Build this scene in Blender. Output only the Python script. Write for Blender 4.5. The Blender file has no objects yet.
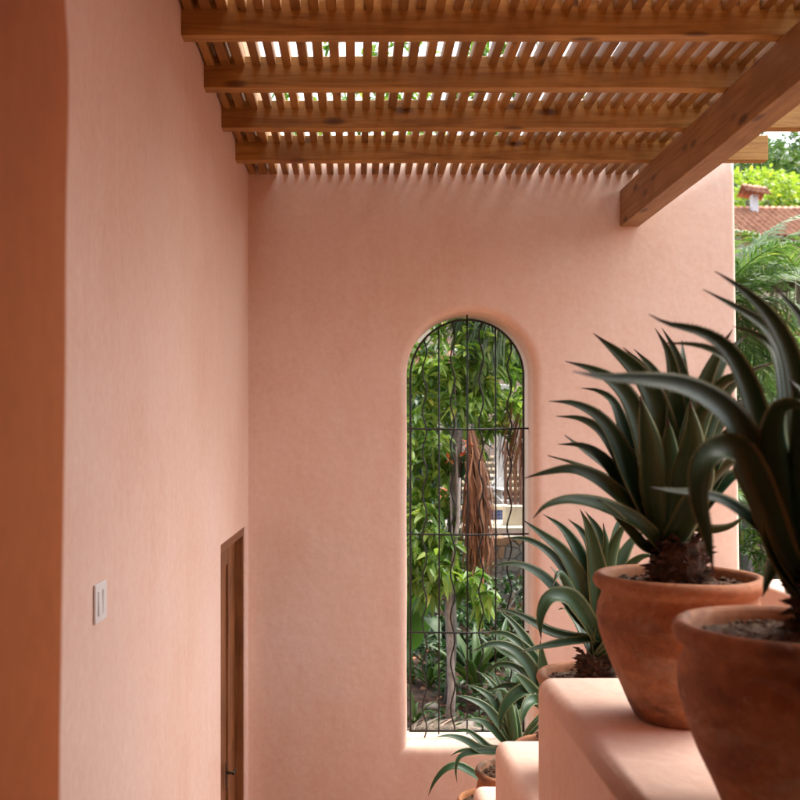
import bpy, bmesh, math, random
from mathutils import Vector, Matrix, noise
random.seed(11)
R = math.radians
sc = bpy.context.scene
col = sc.collection
CZ = 3.1            # eye height above the lower floor
def W(px, py, Z):   # a spot of the place seen at that bearing, Z metres in front of the eye
    return Vector(((px-357)/1000*Z, Z, CZ+(440-py)/1000*Z))

# ------------------------------------------------------------------ materials
def mat(name, rough=.8):
    m = bpy.data.materials.new(name); m.use_nodes = True
    nt = m.node_tree; b = nt.nodes['Principled BSDF']
    b.inputs['Roughness'].default_value = rough
    return m, nt, b
def N(nt, t, **kw):
    n = nt.nodes.new(t)
    for k, v in kw.items():
        if k in n.inputs: n.inputs[k].default_value = v
        else: setattr(n, k, v)
    return n
def L(nt, a, b): nt.links.new(a, b)
def ramp(nt, fac, stops):
    r = nt.nodes.new('ShaderNodeValToRGB'); e = r.color_ramp.elements
    while len(e) > len(stops): e.remove(e[-1])
    while len(e) < len(stops): e.new(.5)
    for el, (p, c) in zip(e, stops): el.position = p; el.color = (*c, 1)
    L(nt, fac, r.inputs['Fac']); return r.outputs['Color']
def coords(nt, scale=(1,1,1), kind='Object', rot=(0,0,0)):
    tc = nt.nodes.new('ShaderNodeTexCoord'); mp = nt.nodes.new('ShaderNodeMapping')
    mp.inputs['Scale'].default_value = scale; mp.inputs['Rotation'].default_value = rot
    L(nt, tc.outputs[kind], mp.inputs['Vector']); return mp.outputs['Vector']
def noise_n(nt, vec, scale, detail=4, rough=.55, dist=0):
    n = N(nt, 'ShaderNodeTexNoise', Scale=scale, Detail=detail, Roughness=rough, Distortion=dist)
    L(nt, vec, n.inputs['Vector']); return n.outputs['Fac']
def mixc(nt, fac, a, b, mode='MIX'):
    n = nt.nodes.new('ShaderNodeMix'); n.data_type = 'RGBA'; n.blend_type = mode
    for s, v in ((0, fac), (6, a), (7, b)):
        if isinstance(v, (int, float)): n.inputs[s].default_value = v
        elif isinstance(v, tuple): n.inputs[s].default_value = (*v, 1)
        else: L(nt, v, n.inputs[s])
    return n.outputs[2]
def bump(nt, b, h, strength, dist=.01, prev=None):
    n = N(nt, 'ShaderNodeBump', Strength=strength, Distance=dist)
    L(nt, h, n.inputs['Height'])
    if prev is not None: L(nt, prev.outputs['Normal'], n.inputs['Normal'])
    L(nt, n.outputs['Normal'], b.inputs['Normal']); return n

def stucco(name, base, light, dark):
    m, nt, b = mat(name, .88)
    v = coords(nt); vs = coords(nt, (1.6, 1.6, .35))
    big = noise_n(nt, v, 1.1, 5, .6)
    c1 = ramp(nt, big, [(.30, dark), (.5, base), (.72, light)])
    mid = noise_n(nt, vs, 5, 6, .65, .6)
    c2 = mixc(nt, ramp(nt, mid, [(.42, (0,0,0)), (.74, (.6,.6,.6))]), c1, light)
    fine = noise_n(nt, v, 34, 5, .6)
    c3 = mixc(nt, .16, c2, ramp(nt, fine, [(.3, (.3,.3,.3)), (.7, (.75,.75,.75))]), 'OVERLAY')
    L(nt, c3, b.inputs['Base Color'])
    p = bump(nt, b, noise_n(nt, v, 2.2, 3, .5), .5, .03)
    tr_ = N(nt, 'ShaderNodeTexNoise', Scale=6, Detail=3, Roughness=.5, Distortion=1.6); L(nt, coords(nt, (1,1,.5), rot=(.5,.3,.2)), tr_.inputs['Vector'])
    p = bump(nt, b, tr_.outputs['Fac'], .35, .006, p)
    p = bump(nt, b, noise_n(nt, v, 22, 5, .6, .3), .3, .004, p)
    bump(nt, b, noise_n(nt, v, 170, 3, .6), .12, .0015, p)
    return m
M = {}
M['stucco'] = stucco('pink_stucco', (.775,.555,.425), (.80,.61,.49), (.74,.50,.365))
M['stucco_pale'] = stucco('pale_pink_stucco', (.74,.51,.40), (.76,.56,.46), (.70,.455,.34))
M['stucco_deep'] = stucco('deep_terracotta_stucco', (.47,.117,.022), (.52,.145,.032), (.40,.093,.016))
M['cream'] = stucco('cream_render', (.50,.42,.30), (.56,.49,.38), (.42,.34,.23))

def wood(name, axis, base, dark, light, rough=.55, seed=0.):
    m, nt, b = mat(name, rough)
    s = [14, 14, 14]; s[axis] = .8
    info = nt.nodes.new('ShaderNodeNewGeometry')
    tc = nt.nodes.new('ShaderNodeTexCoord')
    off = N(nt, 'ShaderNodeVectorMath', operation='ADD')
    rv = N(nt, 'ShaderNodeVectorMath', operation='SCALE')
    comb = nt.nodes.new('ShaderNodeCombineXYZ')
    for k in range(3): L(nt, info.outputs['Random Per Island'], comb.inputs[k])
    L(nt, comb.outputs[0], rv.inputs[0]); rv.inputs['Scale'].default_value = 37.+seed
    L(nt, tc.outputs['Object'], off.inputs[0]); L(nt, rv.outputs[0], off.inputs[1])
    mp = nt.nodes.new('ShaderNodeMapping'); mp.inputs['Scale'].default_value = s
    L(nt, off.outputs[0], mp.inputs['Vector'])
    g = noise_n(nt, mp.outputs[0], 2.2, 7, .62, 1.2)
    c = ramp(nt, g, [(.30, dark), (.48, base), (.70, light)])
    lo = noise_n(nt, off.outputs[0], 2.5, 4, .6)
    c = mixc(nt, ramp(nt, lo, [(.45, (0,0,0)), (.68, (.75,.75,.75))]), c, dark)
    # knots
    ks = [9, 9, 9]; ks[axis] = 3.2
    mk = nt.nodes.new('ShaderNodeMapping'); mk.inputs['Scale'].default_value = ks
    L(nt, off.outputs[0], mk.inputs['Vector'])
    vo = N(nt, 'ShaderNodeTexVoronoi', Scale=.95); vo.feature = 'F1'
    nz = noise_n(nt, mk.outputs[0], 1.5, 3, .5)
    L(nt, mk.outputs[0], vo.inputs['Vector'])
    k = ramp(nt, vo.outputs['Distance'], [(0.05, (.95,.95,.95)), (.14, (.65,.65,.65)), (.23, (0,0,0))])
    c = mixc(nt, k, c, (dark[0]*.35, dark[1]*.28, dark[2]*.25))
    # per board tone
    pv = ramp(nt, info.outputs['Random Per Island'], [(0, (.66,.64,.62)), (1, (1.,1.,1.))])
    c = mixc(nt, 1., c, pv, 'MULTIPLY')
    L(nt, c, b.inputs['Base Color'])
    p = bump(nt, b, g, .25, .003)
    return m
M['rafter'] = wood('stained_pine_rafter', 0, (.42,.215,.042), (.26,.11,.018), (.56,.31,.075))
M['slat'] = wood('stained_pine_slat', 1, (.33,.155,.032), (.21,.085,.017), (.42,.21,.05))
M['beam'] = wood('stained_pine_beam', 1, (.38,.195,.065), (.25,.11,.032), (.47,.26,.10))
M['door'] = wood('varnished_door_wood', 2, (.26,.10,.03), (.13,.045,.013), (.34,.14,.045), .4)
M['gate'] = wood('red_brown_gate_wood', 2, (.26,.11,.06), (.15,.06,.03), (.34,.16,.09))

def plain(name, c, rough=.5, metal=0, var=.0, scale=20):
    m, nt, b = mat(name, rough); b.inputs['Metallic'].default_value = metal
    if var:
        f = noise_n(nt, coords(nt), scale, 5, .6)
        L(nt, ramp(nt, f, [(.3, tuple(x*(1-var) for x in c)), (.7, tuple(min(1, x*(1+var)) for x in c))]), b.inputs['Base Color'])
    else: b.inputs['Base Color'].default_value = (*c, 1)
    return m
M['iron'] = plain('black_iron', (.018,.02,.019), .5, .3, .3, 60)
M['plastic'] = plain('white_plastic', (.78,.77,.74), .35)
M['brass'] = plain('dark_bronze', (.06,.045,.03), .4, .8, .2)
M['white'] = plain('white_metal', (.75,.76,.76), .4)
M['dark'] = plain('dark_room', (.012,.010,.010), .9)
M['greystone'] = plain('grey_column', (.45,.43,.40), .8, 0, .2, 8)
M['floor'] = plain('terracotta_floor', (.40,.22,.15), .6, 0, .2, 6)
M['orange_pot'] = plain('orange_clay', (.5,.16,.06), .8, 0, .15)

def terracotta():
    m, nt, b = mat('weathered_terracotta', .78)
    oi = nt.nodes.new('ShaderNodeObjectInfo')
    tc = nt.nodes.new('ShaderNodeTexCoord'); ad = N(nt, 'ShaderNodeVectorMath', operation='ADD')
    cb = nt.nodes.new('ShaderNodeCombineXYZ'); ml = N(nt, 'ShaderNodeMath', operation='MULTIPLY'); ml.inputs[1].default_value = 9
    L(nt, oi.outputs['Random'], ml.inputs[0])
    for k in range(3): L(nt, ml.outputs[0], cb.inputs[k])
    L(nt, tc.outputs['Object'], ad.inputs[0]); L(nt, cb.outputs[0], ad.inputs[1])
    v = ad.outputs[0]
    mp = nt.nodes.new('ShaderNodeMapping'); mp.inputs['Scale'].default_value = (1.3,1.3,2.2); L(nt, v, mp.inputs['Vector'])
    c = ramp(nt, noise_n(nt, mp.outputs[0], 5, 5, .6, .4), [(.32, (.20,.066,.022)), (.5, (.33,.12,.042)), (.68, (.42,.175,.072))])
    c = mixc(nt, ramp(nt, noise_n(nt, mp.outputs[0], 3.3, 6, .65, .8), [(.52, (0,0,0)), (.68, (.7,.7,.7))]), c, (.42,.26,.165))
    c = mixc(nt, ramp(nt, noise_n(nt, mp.outputs[0], 2.4, 4, .6, .5), [(.55, (0,0,0)), (.66, (.85,.85,.85))]), c, (.065,.034,.02))
    c = mixc(nt, .45, c, ramp(nt, noise_n(nt, v, 55, 6, .75), [(.35, (.3,.3,.3)), (.65, (.7,.7,.7))]), 'OVERLAY')
    c = mixc(nt, ramp(nt, noise_n(nt, v, 17, 8, .75, .6), [(.60, (0,0,0)), (.70, (.5,.5,.5))]), c, (.46,.33,.25))
    c = mixc(nt, ramp(nt, noise_n(nt, v, 130, 3, .6), [(.66, (0,0,0)), (.72, (.6,.6,.6))]), c, (.10,.05,.03))
    L(nt, c, b.inputs['Base Color'])
    st = nt.nodes.new('ShaderNodeMapping'); st.inputs['Scale'].default_value = (3,3,90); L(nt, tc.outputs['Object'], st.inputs['Vector'])
    p = bump(nt, b, noise_n(nt, st.outputs[0], 1.2, 3, .5), .25, .003)
    bump(nt, b, noise_n(nt, v, 90, 4, .6), .2, .0015, p)
    return m
M['terracotta'] = terracotta()

def soil(name, a, bb, scale=30):
    m, nt, b = mat(name, .95)
    v = coords(nt)
    f = noise_n(nt, v, scale, 8, .7)
    c = ramp(nt, f, [(.35, a), (.62, bb), (.78, tuple(min(1, x*2) for x in bb))])
    L(nt, c, b.inputs['Base Color']); bump(nt, b, f, .9, .02)
    return m
M['soil'] = soil('potting_soil', (.055,.028,.014), (.17,.09,.046), 45)
M['litter'] = soil('leaf_litter_ground', (.018,.010,.006), (.075,.036,.020), 7)
M['bark_brown'] = soil('dead_leaf_base_brown', (.03,.016,.009), (.13,.07,.038), 40)
M['stone'] = None

def agave_mat():
    m, nt, b = mat('agave_leaf', .42)
    uv = nt.nodes.new('ShaderNodeUVMap'); sep = nt.nodes.new('ShaderNodeSeparateXYZ')
    L(nt, uv.outputs[0], sep.inputs[0])
    v = coords(nt)
    streak = coords(nt, (22, 1.2, 1), 'UV')
    f = noise_n(nt, streak, 1.6, 4, .6)
    c = ramp(nt, f, [(.3, (.012,.040,.014)), (.55, (.024,.066,.024)), (.75, (.048,.108,.042))])
    g = nt.nodes.new('ShaderNodeNewGeometry')
    c = mixc(nt, ramp(nt, noise_n(nt, v, 9, 4, .6), [(.5, (0,0,0)), (.8, (.5,.5,.5))]), c, (.05,.09,.045))
    pv = ramp(nt, g.outputs['Random Per Island'], [(0, (.75,.80,.75)), (1, (1.25,1.2,1.05))])
    c = mixc(nt, 1., c, pv, 'MULTIPLY')
    edge = ramp(nt, sep.outputs[0], [(0, (1,1,1)), (.05, (.5,.5,.5)), (.11, (0,0,0)), (.89, (0,0,0)), (.95, (.5,.5,.5)), (1, (1,1,1))])
    c = mixc(nt, edge, c, (.24,.26,.11))
    tip = ramp(nt, sep.outputs[1], [(.93, (0,0,0)), (.975, (1,1,1))])
    c = mixc(nt, ramp(nt, noise_n(nt, v, 38, 5, .7), [(.63, (0,0,0)), (.72, (.55,.55,.55))]), c, (.12,.12,.05))
    c = mixc(nt, tip, c, (.07,.03,.018))
    L(nt, c, b.inputs['Base Color'])
    b.inputs['Specular IOR Level'].default_value = .32
    bump(nt, b, f, .15, .002)
    return m
M['agave'] = agave_mat()

def foliage(name, a, b2, c3, trans=.35, rough=.45):
    m, nt, b = mat(name, rough)
    b.inputs['Specular IOR Level'].default_value = .4
    g = nt.nodes.new('ShaderNodeNewGeometry')
    c = ramp(nt, g.outputs['Random Per Island'], [(0, a), (.5, b2), (.93, c3), (1, (c3[0]*1.5, c3[1]*1.15, c3[2]*1.1))])
    L(nt, c, b.inputs['Base Color'])
    t = nt.nodes.new('ShaderNodeBsdfTranslucent'); mx = nt.nodes.new('ShaderNodeMixShader')
    L(nt, mixc(nt, 1., c, (1.5,1.6,.8), 'MULTIPLY'), t.inputs['Color']); mx.inputs[0].default_value = trans
    L(nt, b.outputs[0], mx.inputs[1]); L(nt, t.outputs[0], mx.inputs[2])
    L(nt, mx.outputs[0], nt.nodes['Material Output'].inputs['Surface'])
    return m
M['leaf_bright'] = foliage('bright_tree_leaf', (.045,.115,.016), (.13,.235,.038), (.30,.42,.10))
M['leaf_dark'] = foliage('dark_shrub_leaf', (.014,.042,.012), (.028,.07,.02), (.05,.11,.03), .25)
M['leaf_banana'] = foliage('banana_leaf', (.035,.10,.02), (.06,.14,.03), (.08,.17,.04), .25)
M['leaf_under'] = foliage('understory_leaf', (.04,.09,.02), (.07,.14,.03), (.13,.2,.05), .3)
M['leaf_palm'] = foliage('palm_leaflet', (.05,.105,.03), (.085,.16,.045), (.16,.24,.08), .3)
M['leaf_greypalm'] = foliage('grey_palm_leaflet', (.06,.10,.06), (.10,.15,.09), (.17,.22,.13), .25)
M['leaf_hill'] = foliage('hill_tree_leaf', (.045,.09,.035), (.07,.125,.045), (.11,.17,.06), .25)
M['leaf_yellow'] = foliage('yellow_green_leaf', (.15,.23,.03), (.24,.34,.05), (.33,.42,.08), .35)
M['dry'] = foliage('dry_frond', (.08,.03,.015), (.18,.075,.036), (.30,.155,.085), .15, .8)
M['dry_pale'] = foliage('pale_dry_stalk', (.16,.115,.08), (.24,.19,.14), (.36,.30,.24), .1, .8)
M['flower'] = foliage('orange_flower', (.30,.05,.015), (.38,.075,.02), (.42,.11,.025), .1)

def bark(name, a, b2):
    m, nt, b = mat(name, .9)
    v = coords(nt, (1,1,.45)); f = noise_n(nt, v, 26, 6, .65, .5)
    f2 = noise_n(nt, v, 6, 3, .5)
    c = ramp(nt, f, [(.35, a), (.62, b2)])
    c = mixc(nt, ramp(nt, f2, [(.5, (0,0,0)), (.65, (.6,.6,.6))]), c, (.32,.31,.28))
    L(nt, c, b.inputs['Base Color']); bump(nt, b, f, .6, .01); return m
M['bark'] = bark('grey_bark', (.13,.11,.095), (.27,.24,.22))
M['bark_dark'] = bark('dark_palm_bark', (.035,.03,.028), (.12,.105,.09))

def stonewall():
    m, nt, b = mat('mixed_fieldstone', .9)
    v = coords(nt, (1,1,1.35)); d = noise_n(nt, v, 3, 3, .5)
    vo = N(nt, 'ShaderNodeTexVoronoi', Scale=5.2, Randomness=1.); L(nt, v, vo.inputs['Vector'])
    sep = nt.nodes.new('ShaderNodeSeparateColor'); L(nt, vo.outputs['Color'], sep.inputs[0])
    c = ramp(nt, sep.outputs[0], [(0, (.13,.12,.10)), (.35, (.19,.165,.13)), (.6, (.27,.19,.11)), (.85, (.24,.11,.05)), (1, (.33,.28,.21))])
    c = mixc(nt, .35, c, ramp(nt, noise_n(nt, v, 14, 6, .7), [(.3, (.2,.2,.2)), (.7, (.8,.8,.8))]), 'OVERLAY')
    e = N(nt, 'ShaderNodeTexVoronoi', Scale=5.2, Randomness=1.); e.feature = 'DISTANCE_TO_EDGE'; L(nt, v, e.inputs['Vector'])
    em = ramp(nt, e.outputs['Distance'], [(.0, (0,0,0)), (.05, (1,1,1))])
    c = mixc(nt, em, (.13,.115,.09), c); L(nt, c, b.inputs['Base Color'])
    bump(nt, b, em, .8, .04); return m
M['stone'] = stonewall()
def bluetile():
    m, nt, b = mat('blue_pool_tile', .15)
    br = N(nt, 'ShaderNodeTexBrick', Scale=10, offset=0)
    br.inputs['Brick Width'].default_value = .5; br.inputs['Row Height'].default_value = .5; br.inputs['Mortar Size'].default_value = .02
    br.inputs['Color1'].default_value = (.015,.04,.17,1); br.inputs['Color2'].default_value = (.03,.07,.26,1); br.inputs['Mortar'].default_value = (.25,.3,.38,1)
    L(nt, coords(nt, rot=(R(90),0,0)), br.inputs['Vector']); L(nt, br.outputs['Color'], b.inputs['Base Color']); return m
M['bluetile'] = bluetile()
def rooftile():
    m, nt, b = mat('clay_roof_tile', .85)
    g = nt.nodes.new('ShaderNodeNewGeometry')
    f = noise_n(nt, coords(nt), 3.5, 6, .75)
    c = ramp(nt, f, [(.3, (.22,.10,.06)), (.5, (.46,.21,.12)), (.7, (.62,.34,.22))])
    L(nt, c, b.inputs['Base Color']); return m
M['rooftile'] = rooftile()
M['ground'] = M['litter']
M['water'] = plain('pool_water', (.02,.16,.2), .05)
M['hillground'] = soil('hill_ground', (.03,.045,.02), (.08,.10,.045), 1.2)
M['rock'] = soil('pale_rock', (.16,.145,.12), (.30,.27,.23), 9)

# ------------------------------------------------------------------ object helpers
def tag(o, label=None, cat=None, group=None, kind=None):
    if label: o['label'] = label
    if cat: o['category'] = cat
    if group: o['group'] = group
    if kind: o['kind'] = kind
    return o
def empty(name, loc, label, cat, group=None):
    o = bpy.data.objects.new(name, None); o.location = loc; o.empty_display_size = .1
    col.objects.link(o); return tag(o, label, cat, group)
def link(name, me, m, parent=None, smooth=True):
    """mesh given in world coordinates; put under its thing if any"""
    if m is not None: me.materials.append(m)
    me.polygons.foreach_set('use_smooth', [smooth]*len(me.polygons))
    o = bpy.data.objects.new(name, me); col.objects.link(o)
    root = parent
    off = Vector((0,0,0))
    while root is not None: off += root.location; root = root.parent
    if parent is not None:
        o.parent = parent
        me.transform(Matrix.Translation(-off))
    return o
def from_bm(name, bm, m, parent=None, smooth=True):
    bmesh.ops.recalc_face_normals(bm, faces=bm.faces)
    me = bpy.data.meshes.new(name); bm.to_mesh(me); bm.free()
    return link(name, me, m, parent, smooth)
class MB:
    def __init__(s): s.v = []; s.f = []; s.uv = []
    def build(s, name, m, parent=None, smooth=True):
        me = bpy.data.meshes.new(name); me.from_pydata([tuple(p) for p in s.v], [], s.f)
        if s.uv:
            u = me.uv_layers.new(name='UVMap'); 
            for l in me.loops: u.data[l.index].uv = s.uv[l.vertex_index]
        me.update(); return link(name, me, m, parent, smooth)
def wn(o):
    md = o.modifiers.new('wn', 'WEIGHTED_NORMAL'); md.keep_sharp = True; return o
def box_bm(bm, lo, hi, bev=0, seg=2):
    t = bmesh.new(); bmesh.ops.create_cube(t, size=1)
    for v in t.verts: v.co = Vector([(lo[k]+hi[k])/2 + v.co[k]*(hi[k]-lo[k]) for k in range(3)])
    if bev: bmesh.ops.bevel(t, geom=t.edges[:], offset=bev, segments=seg, affect='EDGES', profile=.5)
    me = bpy.data.meshes.new('t'); t.to_mesh(me); t.free(); bm.from_mesh(me); bpy.data.meshes.remove(me)
def box(name, lo, hi, m, parent=None, bev=0, seg=2):
    bm = bmesh.new(); box_bm(bm, lo, hi, bev, seg)
    return wn(from_bm(name, bm, m, parent, bool(bev)))
def tube(mb, pts, rad, n=8, cap=True):
    rings = []; k = len(pts)
    prev = None
    for i, p in enumerate(pts):
        t = (pts[min(i+1, k-1)] - pts[max(i-1, 0)]).normalized()
        a = t.cross(Vector((0,0,1)) if abs(t.z) < .9 else Vector((1,0,0))).normalized() if prev is None else (prev - t*prev.dot(t)).normalized()
        prev = a; b = t.cross(a); r = rad(i/(k-1)) if callable(rad) else rad
        base = len(mb.v)
        for j in range(n):
            an = 2*math.pi*j/n; mb.v.append(p + (a*math.cos(an)+b*math.sin(an))*r)
        rings.append(base)
    for q in range(len(rings)-1):
        for j in range(n):
            mb.f.append((rings[q]+j, rings[q]+(j+1)%n, rings[q+1]+(j+1)%n, rings[q+1]+j))
    if cap:
        mb.f.append(tuple(rings[0]+j for j in range(n))[::-1]); mb.f.append(tuple(rings[-1]+j for j in range(n)))
def lathe(mb, prof, c, n=64, wob=0, seed=0):
    rs = []
    for r, z in prof:
        base = len(mb.v)
        if r < 1e-5:
            mb.v.append(c+Vector((0,0,z))); rs.append((base, 1)); continue
        for j in range(n):
            a = 2*math.pi*j/n
            w = 1 + wob*noise.noise(Vector((math.cos(a)*1.2, math.sin(a)*1.2, z*6+seed)))
            mb.v.append(c+Vector((r*w*math.cos(a), r*w*math.sin(a), z + wob*.12*noise.noise(Vector((math.cos(a), math.sin(a), seed+9))))))
        rs.append((base, n))
    for (a, na), (b, nb) in zip(rs, rs[1:]):
        for j in range(n):
            if na == 1: mb.f.append((a, b+(j+1)%n, b+j))
            elif nb == 1: mb.f.append((a+j, a+(j+1)%n, b))
            else: mb.f.append((a+j, a+(j+1)%n, b+(j+1)%n, b+j))
def catmull(P, n):
    P = [P[0]*2-P[1]] + list(P) + [P[-1]*2-P[-2]]
    seg = len(P)-3; out = []
    for i in range(n+1):
        t = i/n*seg; k = min(int(t), seg-1); t -= k
        a, b, c, d = P[k:k+4]
        out.append(.5*((2*b)+(c-a)*t+(2*a-5*b+4*c-d)*t*t+(3*b-a-3*c+d)*t**3))
    # even spacing
    d = [0]
    for a, b in zip(out, out[1:]): d.append(d[-1]+(b-a).length)
    res = []
    for i in range(n+1):
        s = d[-1]*i/n; k = 0
        while k < n-1 and d[k+1] < s: k += 1
        u = (s-d[k])/max(1e-9, d[k+1]-d[k]); res.append(out[k].lerp(out[k+1], u))
    return res

# ------------------------------------------------------------------ walls
def opening_loop(x0, x1, zb, zs, off, n=28, cr=.0):
    """arched opening outline grown by off, counter-clockwise, same count every time"""
    cx = (x0+x1)/2; r = (x1-x0)/2+off; pts = []
    pts.append((x0-off, zb-off)); 
    for k in range(1, 8): pts.append((x0-off+(2*r)*k/8, zb-off))
    pts.append((x1+off, zb-off))
    for k in range(1, 12): pts.append((x1+off, zb-off+(zs-zb+off)*k/12))
    for k in range(n+1):
        a = math.pi*k/n; pts.append((cx+r*math.cos(a), zs+r*math.sin(a)))
    for k in range(1, 12): pts.append((x0-off, zs-(zs-zb+off)*k/12))
    return pts
YB, YB2 = 6.6, 6.98
X0, X1, ZBm, ZS = .331, 1.168, CZ-2.03, CZ+.434
bm = bmesh.new()
rr = .055
loops = []
for (off, y) in [(.0, YB2), (0, YB+.2), (0, YB+rr)] + [(rr*(1-math.cos(R(a))), YB+rr*(1-math.sin(R(a)))) for a in (15,30,45,60,75)] + [(rr, YB), (rr+.03, YB)]:
    loops.append([bm.verts.new((x+.004*noise.noise(Vector((x*3, z*2.1, 3))), y, z)) for x, z in opening_loop(X0, X1, ZBm, ZS, off)])
for a, b in zip(loops, loops[1:]):
    for k in range(len(a)):
        bm.faces.new((a[k], a[(k+1) % len(a)], b[(k+1) % len(a)], b[k]))
ZT = CZ+1.97; XL = -1.0; XR = 2.492
def lean(z): return (ZT-z)*.014
re = .03
# front outline, with the right end rounded
def right_col(off, y, zs):
    return [bm.verts.new((XR+lean(z)-off, y, z)) for z in zs]
zs = [-.05 + (ZT+.05)*k/24 for k in range(25)]
cols = [right_col(re*(1-math.sin(R(a))), YB+re*(1-math.cos(R(a))), zs) for a in (0, 22, 45, 67, 90)] + [right_col(0, YB2, zs)]
cols[0] = cols[0]
for a, b in zip(cols, cols[1:]):
    for k in range(24): bm.faces.new((a[k], b[k], b[k+1], a[k+1]))
def fill(inner, rightcol, y):
    bl = bm.verts.new((XL, y, -.05)); tl = bm.verts.new((XL, y, ZT))
    es = []
    ring = [bl] + rightcol + [tl]
    for a, b in zip(ring, ring[1:]+ring[:1]):
        es.append(bm.edges.get((a, b)) or bm.edges.new((a, b)))
    for a, b in zip(inner, inner[1:]+inner[:1]): es.append(bm.edges.get((a, b)))
    bmesh.ops.triangle_fill(bm, edges=es, use_beauty=True, use_dissolve=False)
    return bl, tl
f1 = fill(loops[-1], cols[0], YB)
f2 = fill(loops[0], cols[-1], YB2)
# top cap
bm.faces.new([f1[1]] + [c[-1] for c in cols] + [f2[1]])
o = wn(from_bm('stucco_wall', bm, M['stucco']))
tag(o, 'tall smooth pink plaster wall at the end of the stairwell, pierced by the arched window', 'wall')

# left wall with the doorway
XW = -.717
DY0, DY1, DZ = 5.27, 6.46, CZ-.563
bm = bmesh.new()
def wallrect(x, y0, y1, z0, z1, hole):
    vs = [bm.verts.new((x, y0, z0)), bm.verts.new((x, y1, z0)), bm.verts.new((x, y1, z1)), bm.verts.new((x, y0, z1))]
    es = [bm.edges.new((vs[k], vs[(k+1)%4])) for k in range(4)]
    h = None
    if hole:
        hy0, hy1, hz0, hz1 = hole
        h = [bm.verts.new((x, a, b)) for a, b in ((hy0,hz0),(hy1,hz0),(hy1,hz1),(hy0,hz1))]
        es += [bm.edges.new((h[k], h[(k+1)%4])) for k in range(4)]
    bmesh.ops.triangle_fill(bm, edges=es, use_beauty=True)
    return vs, h
hb = .012
va, ha = wallrect(XW, 1.3, YB, -.05, CZ+2.5, (DY0-hb, DY1+hb, .004, DZ+hb))
hb_ = [bm.verts.new((XW-hb, a, b)) for a, b in ((DY0,.016),(DY1,.016),(DY1,DZ),(DY0,DZ))]
vb, hc = wallrect(XW-.28, 1.3, YB, -.05, CZ+2.5, (DY0, DY1, .016, DZ))
for k in range(4):
    bm.faces.new((ha[k], ha[(k+1)%4], hb_[(k+1)%4], hb_[k])); bm.faces.new((hb_[k], hb_[(k+1)%4], hc[(k+1)%4], hc[k]))
    bm.faces.new((va[k], va[(k+1)%4], vb[(k+1)%4], vb[k]))
o = wn(from_bm('stucco_wall', bm, M['stucco_pale'], None, False))
tag(o, 'long pale pink plaster wall on the left carrying the light switch and the wooden door', 'wall')

# entry pier wall next to the camera: an opening in the room's front wall
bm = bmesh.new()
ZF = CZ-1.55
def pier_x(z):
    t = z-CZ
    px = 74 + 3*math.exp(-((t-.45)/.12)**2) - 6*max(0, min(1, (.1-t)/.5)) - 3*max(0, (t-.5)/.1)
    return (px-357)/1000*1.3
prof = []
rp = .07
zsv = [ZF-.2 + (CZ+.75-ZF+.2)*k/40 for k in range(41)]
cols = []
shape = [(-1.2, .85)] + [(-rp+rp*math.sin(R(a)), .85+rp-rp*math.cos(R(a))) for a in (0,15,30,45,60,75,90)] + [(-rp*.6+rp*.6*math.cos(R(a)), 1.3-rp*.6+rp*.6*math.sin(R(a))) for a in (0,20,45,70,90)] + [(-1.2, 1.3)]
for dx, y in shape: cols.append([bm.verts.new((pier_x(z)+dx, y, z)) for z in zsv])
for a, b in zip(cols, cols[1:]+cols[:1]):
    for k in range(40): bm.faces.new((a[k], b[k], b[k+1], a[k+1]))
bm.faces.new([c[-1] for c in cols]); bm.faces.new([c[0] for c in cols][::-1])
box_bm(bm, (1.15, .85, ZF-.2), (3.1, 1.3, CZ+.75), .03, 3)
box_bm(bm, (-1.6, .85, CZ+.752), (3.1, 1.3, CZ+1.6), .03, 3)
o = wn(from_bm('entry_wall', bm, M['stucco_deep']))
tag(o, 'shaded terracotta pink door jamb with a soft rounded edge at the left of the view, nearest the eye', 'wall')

# the room the eye stands in
bm = bmesh.new()
box_bm(bm, (-1.9, -3.2, ZF-.2), (3.1, 0.845, ZF))
box_bm(bm, (-1.9, -3.2, CZ+1.2), (3.1, 0.845, CZ+1.35))
box_bm(bm, (-1.9, -3.2, ZF+.004), (-1.7, 0.845, CZ+1.196))
box_bm(bm, (2.9, -3.2, ZF+.004), (3.1, 0.845, CZ+1.196))
box_bm(bm, (-1.695, -3.2, ZF+.004), (-.3, -3.0, CZ+1.196))
box_bm(bm, (1.7, -3.2, ZF+.004), (2.895, -3.0, CZ+1.196))
box_bm(bm, (-.295, -3.2, CZ-.2), (1.695, -3.0, CZ+1.196))
box_bm(bm, (.3, -3.2, ZF+.004), (1.695, -3.0, CZ-.204))
o = from_bm('house_room', bm, M['stucco'], None, False)
tag(o, 'plastered room behind the entry opening at the head of the stairs', 'room')

# floor, stairs
box('courtyard_floor', (-1.0, 1.31, -.25), (2.55, 6.58, -.0), M['floor'])['kind'] = 'structure'
bm = bmesh.new(); n = 10
zz, yy = ZF, 1.32
rise = ZF/(n+0.0)
P = [(1.32, .004)]
for k in range(n-1):
    P += [(yy, zz-rise*k-.004), (yy+.29, zz-rise*k-.004)]; yy += .29
P += [(yy, .004)]
# remove duplicated first height
fa = [bm.verts.new((XW+.004, a, b)) for a, b in P]; fb = [bm.verts.new((.505, a, b)) for a, b in P]
for k in range(len(P)): bm.faces.new((fa[k], fa[(k+1)%len(P)], fb[(k+1)%len(P)], fb[k]))
bm.faces.new(fa[::-1]); bm.faces.new(fb)
o = from_bm('staircase', bm, M['floor'], None, False)
tag(o, 'tiled stairs running down between the left wall and the stepped planter wall', 'stairs')

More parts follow.
